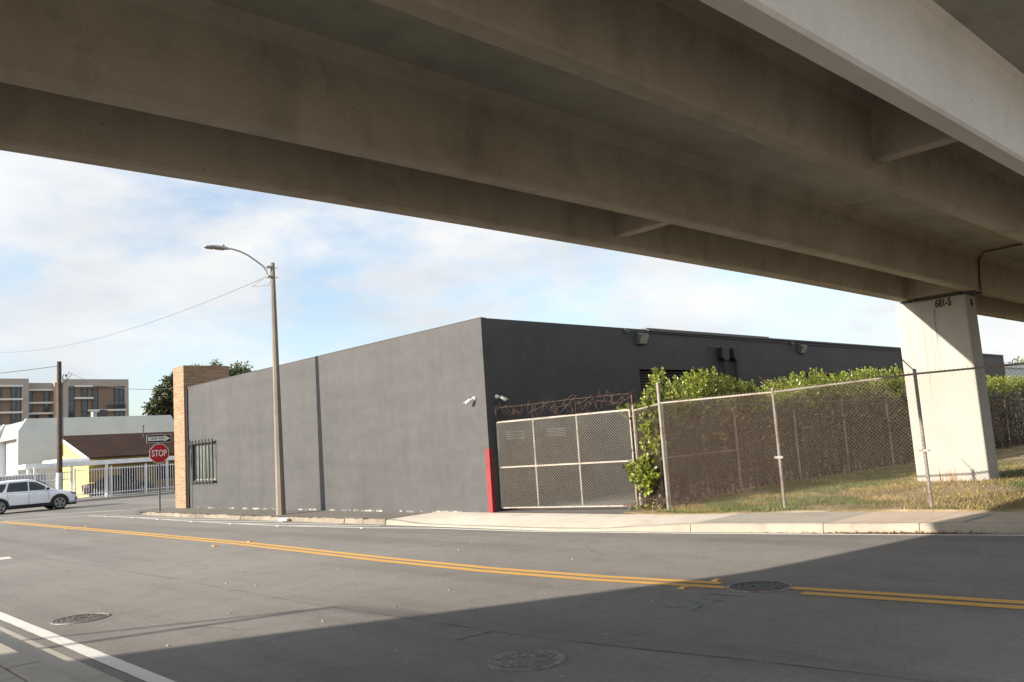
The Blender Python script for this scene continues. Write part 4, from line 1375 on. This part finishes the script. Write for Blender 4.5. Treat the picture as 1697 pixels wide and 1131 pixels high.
SUV = dict(half=2.4, w=.93, R=.36, wheels=(-1.39, 1.42), sill=(-.92, .95), mirror=(.83, 1.13), handles=((-.82, .93), (.22, .96)),
    stations=[(-2.38, .70, .42, .98), (-2.30, .82, .34, 1.05), (-2.0, .92, .28, 1.07), (-1.4, .93, .27, 1.06), (0, .93, .27, 1.04), (.9, .93, .27, 1.04), (1.25, .925, .27, 1.03), (1.75, .91, .27, .97), (2.08, .87, .27, .89), (2.27, .78, .29, .80), (2.36, .62, .34, .68)],
    cabin=[(-2.26, 1.03, 1.10, .84, .78), (-1.95, 1.04, 1.50, .86, .66), (-1.72, 1.04, 1.60, .87, .66), (-.9, 1.03, 1.67, .88, .67), (0, 1.02, 1.68, .88, .67), (.35, 1.02, 1.62, .88, .665), (.95, 1.02, 1.28, .875, .74), (1.32, 1.01, 1.06, .87, .84)],
    panes=[[(-1.98, 1.09), (-1.25, 1.10), (-1.12, 1.27), (-1.02, 1.52), (-1.32, 1.51), (-1.62, 1.36)], [(-1.06, 1.10), (-.06, 1.09), (-.06, 1.57), (-.92, 1.55), (-1.0, 1.30)], [(.0, 1.09), (.72, 1.09), (.78, 1.25), (.35, 1.51), (.0, 1.56)]],
    screens=[[(1.30, -.74, 1.08), (1.30, .74, 1.08), (.44, .58, 1.615), (.44, -.58, 1.615)], [(-2.275, -.68, 1.12), (-2.275, .68, 1.12), (-1.97, .56, 1.48), (-1.97, -.56, 1.48)]],
    lamps=[([(2.0, .80), (2.28, .74), (2.25, .80), (1.98, .88)], 'headlight', LENS), ([(2.20, .40), (2.30, .40), (2.31, .60), (2.26, .60)], 'fog_lamp', LENS), ([(-2.36, .80), (-2.24, .80), (-2.2, 1.0), (-2.34, 1.0)], 'tail_light', TAIL)],
    seams=[(.93, .86), (-.04, -.03), (-.98, -1.02)], mirror_mat=DARKPL)
car('white SUV crossing the side street, facing right', 'parked_car', (11.85, 50.55, 0), 0, WHITECAR, SUV)
SEDAN = dict(half=2.35, w=.90, R=.33, wheels=(-1.38, 1.36), sill=(-.95, .95), mirror=(.72, .98), handles=((-.75, .82), (.25, .83)),
    stations=[(-2.33, .62, .42, .88), (-2.22, .80, .32, .95), (-1.8, .89, .26, .97), (-1, .90, .25, .93), (0, .90, .25, .90), (.9, .90, .25, .90), (1.4, .89, .25, .87), (1.9, .85, .25, .78), (2.2, .76, .27, .68), (2.33, .58, .32, .58)],
    cabin=[(-1.95, .93, .97, .80, .74), (-1.3, .92, 1.26, .83, .60), (-.7, .91, 1.40, .84, .58), (0, .90, 1.43, .84, .58), (.35, .90, 1.38, .84, .58), (1.15, .88, .93, .83, .78)],
    panes=[[(-1.45, .97), (-.1, .96), (-.1, 1.36), (-.75, 1.33)], [(-.02, .96), (.8, .95), (.32, 1.32), (-.02, 1.36)]],
    screens=[[(1.12, -.70, .95), (1.12, .70, .95), (.42, .50, 1.375), (.42, -.50, 1.375)]],
    lamps=[([(1.95, .62), (2.25, .58), (2.2, .66), (1.9, .74)], 'headlight', LENS), ([(-2.30, .72), (-2.16, .72), (-2.14, .86), (-2.28, .86)], 'tail_light', TAIL)],
    seams=[(.85, .8), (-.06, -.06)])
car('black sedan parked in the carport behind white railings', 'parked_car', (21.2, 64.6, .10), 0, BLACKCAR, SEDAN)

# ---------------------------------------------------------------- white railing fence, carport, yellow house
WHT = M('white_paint', (.78, .79, .80), .5, 0, .06)
YELW = M('yellow_stucco', (.62, .45, .14), .8, 0, .07, 1.5)
wf = thing('railing_fence', 'white metal railing fence in front of the yellow house', 'fence', (18, 61.3, .1))
mb = MB()
for z in (2.02, .42, .20): mb.box(17.3, 34, 61.27, 61.33, z - .03, z + .03)
mb.build('rails', WHT, wf)
mb = MB(); x = 17.35
while x < 34: mb.box(x - .015, x + .015, 61.235, 61.268, .12, 2.14); x += .165
mb.build('pickets', WHT, wf)
for x in (17.3, 19.6, 21.9, 24.2, 26.5):
    mb = MB(); mb.box(x - .05, x + .05, 61.2, 61.255, .1, 2.2); mb.build('post', WHT, wf)
wf2 = thing('railing_fence', 'white paneled gate and railings left of the utility pole', 'fence', (12, 61.3, .1))
mb = MB()
for z in (1.95, 1.5, .35): mb.box(3, 17.2, 61.30, 61.34, z - .035, z + .035)
mb.build('rails', WHT, wf2)
mb = MB(); x = 3.
while x < 17.2: mb.box(x - .02, x + .02, 61.26, 61.298, .12, 2.05); x += .18
mb.build('pickets', WHT, wf2)
PALEP = M('pale_panel', (.52, .53, .53), .6, 0, .07)
mb = MB(); mb.box(9, 15.6, 61.4, 61.43, .1, 2.0); mb.build('sheet_panel', PALEP, wf2)
for x in (6, 9, 12, 14.9, 16.4):
    mb = MB(); mb.box(x - .06, x + .06, 61.2, 61.275, .1, 2.4); mb.build('post', WHT, wf2)

cp = thing('carport', 'flat white carport roof on posts attached to the yellow house', 'carport', (20, 63, .1))
mb = MB(); mb.box(14.4, 33.5, 61.45, 66.4, 2.33, 2.62); mb.build('roof', WHT, cp, bevel=.02)
mb = MB(); mb.box(16.6, 18.6, 62.5, 66.2, 2.621, 2.86); mb.build('skylight', WHT, cp, bevel=.05)
for x in (14.6, 17.2, 19.4, 23.5, 27.6):
    mb = MB(); mb.box(x - .07, x + .07, 61.5, 61.64, .1, 2.33); mb.build('post', WHT, cp)

yh = thing('house', 'yellow house with a low brown shingle roof behind the white railings', 'house', (25, 70, .1))
mb = MB()
mb.prism([(66.5, 0), (73.1, 0), (73.1, 4.55), (72.9, 4.55), (66.5, 2.9)], 'x', 19.7, 40)
mb.build('wall', YELW, yh)
mb = MB()
for (ya, za, yb, zb_) in ((65.9, 2.80, 73.2, 4.74),):
    mb.add([(19.45, ya, za), (41, ya, za), (41, yb, zb_), (19.45, yb, zb_), (19.45, ya, za + .14), (41, ya, za + .14), (41, yb, zb_ + .14), (19.45, yb, zb_ + .14)],
           [(0, 3, 2, 1), (4, 5, 6, 7), (0, 1, 5, 4), (3, 0, 4, 7), (1, 2, 6, 5), (2, 3, 7, 6)])
rf = mb.build('roof', m_shingle('brown_shingle', (.046, .027, .021)), yh)
mb = MB(); mb.add([(19.44, 65.9, 2.72), (19.44, 72.9, 4.58), (19.44, 72.9, 4.83), (19.44, 65.9, 2.97)], [(0, 1, 2, 3)])
mb.build('fascia', WHT, yh)
mb = MB(); mb.tube([(25.4, 71.5, 4.2), (25.4, 71.5, 5.3)], .045, 8); mb.tube([(25.4, 71.5, 5.28), (25.4, 71.5, 5.42)], .09, 8); mb.build('vent_pipe', LHOUS, rf)
mb = MB(); mb.box(22.0, 23.0, 66.44, 66.498, .12, 2.1); mb.build('door', M('brown_door', (.05, .035, .03), .5), yh)
mb = MB(); mb.box(24.6, 26.4, 66.44, 66.498, 1.0, 2.0); mb.build('window', m_glass('house_glass', (.06, .07, .07)), yh)

# ---------------------------------------------------------------- white commercial block with mansard ends
WBM = M('white_block_paint', (.52, .585, .625), .7, 0, .05, .6, 30)
wb = thing('shop_building', 'pale grey white block with chamfered party walls and a grey shingle mansard', 'building', (20, 78, .1))
def party(y0, y1, label=None):
    mb = MB(); mb.prism([(17.75, 0), (17.75, 5.62), (18.36, 6.62), (30.2, 6.62), (31.2, 4.7), (31.2, 0)], 'y', y0, y1); mb.build('party_wall', WBM, wb)
for y0 in (78, 85.5, 93): party(y0, y0 + .35)
for y0 in (78.36, 85.86):
    mb = MB(); mb.box(18.5, 31, y0, y0 + 7.12, 0, 6.2); mb.build('wall', M('lilac_wall', (.52, .52, .58), .7, 0, .05), wb)
    mb = MB(); mb.add([(17.95, y0, 5.05), (17.95, y0 + 7.12, 5.05), (18.45, y0 + 7.12, 6.5), (18.45, y0, 6.5), (18.49, y0, 5.05), (18.49, y0 + 7.12, 5.05)], [(0, 1, 2, 3), (0, 4, 5, 1)])
    mb.build('mansard', m_shingle('grey_shingle', (.36, .36, .34)) if 'grey_shingle' not in MATS else MATS['grey_shingle'], wb)
    mb = MB(); mb.box(18.44, 18.498, y0 + 1.2, y0 + 3.4, .3, 2.6); mb.build('window', CARGL, wb)
ac = thing('air_conditioner', 'grey rooftop air conditioning unit on the white block', 'air conditioner', (25, 80, 6.2))
mb = MB(); mb.box(24.45, 25.25, 79.6, 80.6, 6.25, 7.3); mb.build('casing', M('ac_casing', (.05, .05, .055), .5, .3), ac, bevel=.03)
mb = MB(); mb.box(24.0, 24.35, 79.7, 80.3, 6.25, 7.2); mb.build('duct', M('ac_duct', (.34, .34, .34), .4, .5), ac, bevel=.03)
mb = MB(); mb.tube([(24.85, 80.1, 7.3), (24.85, 80.1, 7.36)], .32, 18); mb.build('fan_grille', LHOUS, ac)
mb = MB(); mb.box(22.6, 23.6, 79.7, 80.4, 6.25, 6.72); mb.build('vent_box', WBM, ac, bevel=.02)

# ---------------------------------------------------------------- apartment block far behind
APW = M('apartment_render', (.34, .31, .285), .8, 0, .04, .3, 20)
APB = M('apartment_brown', (.20, .145, .11), .8, 0, .05, .4, 20)
APG = m_glass('apartment_glass', (.045, .06, .075), .08)
SLAB = M('apartment_slab', (.62, .62, .60), .6, 0, .03)
ap = thing('apartment_building', 'grey and brown apartment block with dark window strips far behind the white block', 'apartment building', (30, 132, 0))
AY = 130
def apz(v): return 14.27 - (v - 641) * .0895
def bay(x0, x1, zt_, rx0, rx1, rz1, yoff):
    y0 = AY + yoff
    mb = MB()
    mb.box(x0, rx0, y0, y0 + 14, 0, zt_); mb.box(rx1, x1, y0, y0 + 14, 0, zt_ - .002)
    mb.box(rx0, rx1, y0 + .002, y0 + 14, rz1, zt_ - .004)
    mb.box(rx0, rx1, y0 + 1.2, y0 + 13, 0, rz1)
    mb.build('wall', APW, ap)
    mb = MB(); mb.box(rx0, rx1, y0 + .35, y0 + 1.19, 0, rz1 - .001); mb.build('brown_panel', APB, ap)
def apwin(xa, xb, za, zb_, y, nv=1):
    mb = MB(); mb.box(xa, xb, y - .06, y, za, zb_); w = mb.build('window', APG, ap)
    mb = MB()
    for k in range(nv + 1):
        xx = xa + (xb - xa) * k / nv; mb.box(xx - .04, xx + .04, y - .09, y - .061, za, zb_)
    z = za
    while z < zb_: mb.box(xa, xb, y - .088, y - .0615, z - .03, z + .03); z += 1.55
    mb.build('frame', BLACK, w)
def apslab(xa, xb, z, y0):
    mb = MB(); mb.box(xa, xb, y0 - .12, y0 + .34, z - .12, z + .14); mb.build('balcony_slab', SLAB, ap)
bay(35.17, 44.14, 15.35, 35.9, 43.6, 14.3, 0)
for a, b in ((35.95, 36.75), (37.75, 38.5), (39.15, 39.9), (42.2, 43.55)): apwin(a, b, 3, 14.28, AY + .35, 2 if b - a > 1 else 1)
apslab(36.72, 39.2, 12.6, AY); apslab(38.5, 43.75, 10.8, AY); apslab(36.7, 39.15, 14.33, AY)
mb = MB()
for k in range(24): mb.box(41.0 + k * .115 - .02, 41.0 + k * .115 + .02, AY - .12, AY - .09, 10.95, 11.55)
mb.box(41.0, 43.7, AY - .13, AY - .08, 11.5, 11.58); mb.build('balcony_rail', BLACK, ap)
bay(30.6, 35.165, 14.9, 30.95, 34.2, 13.75, 1.0)
for (za, zb_) in ((12.2, 13.7), (10.9, 12.0), (3, 10.4)):
    apwin(31.0, 31.6 if za > 4 else 32.4, za, zb_, AY + 1.35); apwin(33.1 if za > 4 else 33.7, 33.75 if za > 4 else 34.15, za, zb_, AY + 1.35)
for z in (13.9, 12.08, 10.6): apslab(30.9, 34.3, z, AY + 1.0)
bay(20, 30.805, 15.36, 21, 29.95, 14.25, -.3)
for fl, (za, zb_) in enumerate(((12.7, 14.2), (10.9, 12.4), (9.1, 10.6), (6, 8.8))):
    apwin(28.75, 29.9, za, zb_, AY + .05, 2); apwin(26.4, 27.55 if fl == 0 else 27.3, za, zb_, AY + .05, 2); apwin(23, 24.6, za, zb_, AY + .05, 2)
for z in (14.35, 12.52, 10.72, 8.92): apslab(20.8, 30.1, z, AY - .3)
mb = MB(); mb.box(34.2, 35.16, AY + .4, AY + .99, 0, 14.95); mb.build('stair_tower', M('apartment_tan', (.42, .31, .23), .8, 0, .04), ap)
mb = MB(); mb.box(36.2, 37, AY + 4, AY + 6, 15.35, 15.75); mb.box(37.6, 38.3, AY + 4, AY + 5, 15.35, 15.7); mb.build('roof_plant', LHOUS, ap)

# buildings beyond the warehouse on the right
rb = thing('shop_building', 'low pale blue white building seen past the right side of the pier', 'building', (72, 26, 0))
mb = MB(); mb.box(60, 90, 17.5, 30, 0, 4.55); mb.build('wall', WBM, rb)
mb = MB(); mb.box(59.9, 90.1, 17.4, 30.1, 4.551, 4.8); mb.build('coping', SLAB, rb)
mb = MB(); mb.box(63, 64.2, 17.44, 17.499, .1, 2.3); mb.build('door', DARKPL, rb)

# ---------------------------------------------------------------- trees
def tree(label, base, h, clumps, leafm, nleaf, ls, seed, trunk_r=.25):
    random.seed(seed)
    t = thing('tree', label, 'tree', base)
    b = Vector(base)
    bark = M('tree_bark', (.09, .07, .055), .95, 0, .25, 5)
    mb = MB()
    mb.tube([b, b + Vector((.1, 0, h * .25)), b + Vector((-.05, .1, h * .5)), b + Vector((0, 0, h * .8))], [trunk_r, trunk_r * .8, trunk_r * .55, trunk_r * .2], 9)
    for (cx, cy, cz, r) in clumps:
        e = b + Vector((cx, cy, cz)); s = b + Vector((0, 0, max(h * .25, cz * .6)))
        m_ = s.lerp(e, .5) + Vector((0, 0, -.1 * r))
        mb.tube([s, m_, e], [trunk_r * .4, trunk_r * .25, trunk_r * .08], 6)
    mb.build('trunk', bark, t)
    mb = MB()
    tot = sum(r ** 2 for *_, r in clumps)
    for (cx, cy, cz, r) in clumps:
        n = int(nleaf * r * r / tot)
        for k in range(n):
            d = rnd_dir(); q = r * random.random() ** .4
            q *= .78 + .45 * fbm(d.x * 1.6 + cx, d.y * 1.6 + cy, d.z * 1.6 + cz, 1)
            p = b + Vector((cx, cy, cz)) + Vector((d.x * q, d.y * q, d.z * q * .85))
            for s in range(3):
                leaf(mb, p + rnd_dir() * ls * .5, rnd_dir() + d * .6 + Vector((0, 0, -.1)), d + rnd_dir() * .6, ls * random.uniform(.7, 1.3), ls * random.uniform(.4, .65), 0 if random.random() < .85 else 1)
    mb.build('crown', [leafm, MATS['hedge_inner_leaf']], t, recalc=False)
    return t
TL1 = m_leaf('dark_tree_leaf', (.022, .036, .013), (.045, .062, .022), (.085, .085, .032), .45, .2)
TL2 = m_leaf('light_tree_leaf', (.05, .085, .02), (.10, .14, .035), (.17, .18, .05), .5, .3)
tree('dark bushy tree rising behind the stone pylon', (41.3, 102, 0), 13, [(-.3, 0, 11.2, 2.4), (-2.3, -.4, 9.4, 2.0), (-2.9, .3, 7.7, 1.8), (1.7, .4, 10.9, 2.4), (.3, 1.1, 8.5, 2.6), (-.9, -.8, 12.6, 1.2), (2.7, 0, 8.5, 2.3), (-1.3, 0, 11.9, 1.4), (-3.3, .2, 9.0, 1.5), (-2.6, -.3, 10.6, 1.4), (-2.2, .4, 7.0, 1.7)], TL1, 11000, .42, 5)
tree('lighter green tree showing over the roof right of the stone pylon', (35.2, 78, 0), 11.5, [(-2.4, 0, 10.2, 1.5), (-.4, .4, 10.6, 1.45), (1.6, 0, 10.3, 1.6), (3.0, 0, 9.8, 1.3), (.4, 0, 9.2, 2.0), (-1.2, 0, 9.0, 1.8)], TL2, 3000, .32, 9)
tree('yellowish tree behind the low pale building at far right', (95, 26, 0), 7, [(0, 0, 5.6, 1.6), (0, -2.2, 5.4, 1.5), (0, -4.4, 5.5, 1.7), (1, 1.8, 4.8, 1.4)], TL2, 1500, .35, 12)

# ---------------------------------------------------------------- manholes and road studs
IRON = M('cast_iron', (.19, .175, .16), .6, .2, .25, 9)
IRON2 = M('cast_iron_dark', (.045, .042, .04), .75, .3, .25, 9)
IRON3 = M('cast_iron_brown', (.115, .10, .085), .75, .1, .25, 9)
SLOT = M('slot_dirt', (.025, .022, .018), .95)
def manhole(x, y, r, label, pattern, green=False):
    t = thing('manhole_cover', label, 'manhole cover', (x, y, 0))
    mb = MB()
    def ring(r0, r1, z0, z1, n=48):
        a = [(x + r0 * math.cos(2 * math.pi * k / n), y + r0 * math.sin(2 * math.pi * k / n), z0) for k in range(n + 1)]
        b = [(x + r1 * math.cos(2 * math.pi * k / n), y + r1 * math.sin(2 * math.pi * k / n), z1) for k in range(n + 1)]
        mb.strip(a, b)
    ring(r, r * .985, .001, .010); ring(r * .985, r * .91, .010, .011); ring(r * .91, r * .90, .011, .003)
    mb.build('rim', IRON, t)
    mb = MB(); n = 48
    mb.add([(x + r * .90 * math.cos(2 * math.pi * k / n), y + r * .90 * math.sin(2 * math.pi * k / n), .005) for k in range(n)], [tuple(range(n))])
    lid = mb.build('lid', IRON if pattern == 'studs' else IRON2, t)
    mb = MB()
    if pattern == 'studs':
        # flat plate pierced by rows of short slots
        st = r * .15
        for i in range(-6, 7):
            for j in range(-7, 8):
                px, py = i * st + (st / 2 if j % 2 else 0), j * st * .80
                if math.hypot(px, py) > r * .80 or random.random() < .12: continue
                mb.obox((x + px * .7 + py * .7, y - px * .7 + py * .7, .0052), (st * .21, -st * .21, 0), (st * .10, st * .10, 0), (0, 0, .0008))
    else:
        for rr in (.84, .66, .48, .30):
            ring(r * rr, r * (rr - .055), .0085, .0085); ring(r * (rr + .012), r * rr, .005, .0085)
        for k in range(16):
            a = 2 * math.pi * k / 16
            for rr in (.37, .56, .75):
                c = Vector((x + r * rr * math.cos(a + rr), y + r * rr * math.sin(a + rr), .006))
                mb.obox(c, Vector((math.cos(a + rr), math.sin(a + rr), 0)) * r * .045, Vector((-math.sin(a + rr), math.cos(a + rr), 0)) * r * .05, Vector((0, 0, .003)))
    mb.build('slots' if pattern == 'studs' else 'relief', SLOT if pattern == 'studs' else IRON3, lid)
    if green:
        polys = [[(x - .02, y + .14), (x + .03, y + .05), (x - .03, y - .02), (x + .05, y - .12)], [(x + .07, y + .08), (x + .08, y - .04)], [(x - .06, y + .03), (x - .05, y - .1)]]
        mb = MB()
        for p in polys:
            for (ax_, ay_), (bx2, by2) in zip(p, p[1:]):
                d = Vector((bx2 - ax_, by2 - ay_, 0)).normalized(); nn = Vector((-d.y, d.x, 0)) * .018
                A = Vector((ax_, ay_, .0115)); Bq = Vector((bx2, by2, .0115))
                mb.add([A - nn, A + nn, Bq + nn, Bq - nn], [(0, 1, 2, 3)])
        mb.build('paint_mark', GREENP, lid, label='sprayed green mark')
    return t
manhole(4.86, 5.20, .325, 'slotted iron manhole cover nearest the viewer, in deep shade', 'studs')
manhole(8.50, 5.22, .36, 'dark manhole cover with a green paint mark set in the double yellow line', 'rings', True)
manhole(3.29, 11.44, .33, 'sunlit manhole cover near the white edge line at left', 'rings')
STUDY = M('stud_yellow', (.60, .42, .06), .35, 0, .05); STUDR = M('stud_red', (.55, .07, .02), .25, 0, .05); STUDW = M('stud_white', (.66, .64, .60), .4, 0, .05)
def stud(x, y, label, yellow=True, group=None):
    t = thing('road_stud', label, 'road stud', (x, y, 0), group)
    mb = MB(); w = .052
    mb.add([(x - w, y - w, .004), (x + w, y - w, .004), (x + w, y + w, .004), (x - w, y + w, .004), (x - w * .8, y - w * .35, .021), (x + w * .8, y - w * .35, .021), (x + w * .8, y + w * .35, .021), (x - w * .8, y + w * .35, .021)],
           [(4, 5, 6, 7), (1, 2, 6, 5), (3, 0, 4, 7), (2, 3, 7, 6), (0, 1, 5, 4)])
    mb.build('body', STUDY if yellow else STUDW, t)
    mb = MB(); mb.add([(x - w * .8, y - w * 1.0 - .002, .006), (x + w * .8, y - w - .002, .006), (x + w * .7, y - w * .45 - .002, .0195), (x - w * .7, y - w * .45 - .002, .0195)], [(0, 1, 2, 3)])
    mb.build('reflector', STUDR if yellow else STUDW, t)
G_ = 'road studs along the yellow centre line'
stud(8.06, 5.93, 'yellow road stud with red reflector just below the double line beside the dark manhole', True, G_)
stud(8.63, 5.86, 'yellow road stud with red reflector just above the double line beside the dark manhole', True, G_)
stud(7.95, 18.2, 'yellow road stud on the near side of the centre line below the lamp', True, G_)
stud(8.72, 18.1, 'yellow road stud on the far side of the centre line below the lamp', True, G_)
stud(8.38, 30.6, 'yellow road stud on the near side of the centre line toward the side street', True, G_)
stud(9.0, 30.6, 'yellow road stud on the far side of the centre line toward the side street', True, G_)
for k, (x, y) in enumerate(((11.40, 36.2), (11.40, 33.3), (11.27, 30.4), (11.14, 27.2), (11.08, 24.2), (11.09, 21.3), (11.42, 17.7))):
    stud(x, y, 'small white road stud at the tip of a hatched white stripe', False, 'white studs along the hatched kerb strip')
# crumpled rag in the gutter by the lamp
random.seed(2)
mb = MB(); vs = []; nr, ns = 7, 10
for j in range(nr):
    for i in range(ns):
        a = 2 * math.pi * i / ns; ph = math.pi * j / (nr - 1)
        r = .17 * (1 + .45 * fbm(i * .9, j * .9, 1, 1.)) * math.sin(ph)
        vs.append((12.02 + r * math.cos(a) * .8, 22.75 + r * math.sin(a) * 1.4, .05 + .055 * math.cos(ph) * (1 + .5 * fbm(i, j, 4, 1))))
mb.add(vs, [(j * ns + i, j * ns + (i + 1) % ns, (j + 1) * ns + (i + 1) % ns, (j + 1) * ns + i) for j in range(nr - 1) for i in range(ns)], 0, True)
o = mb.build('rag', M('rag_cloth', (.7, .69, .67), .9), org=(12.02, 22.75, 0)); setp(o, 'crumpled white rag lying in the gutter beside the street lamp', 'rag')
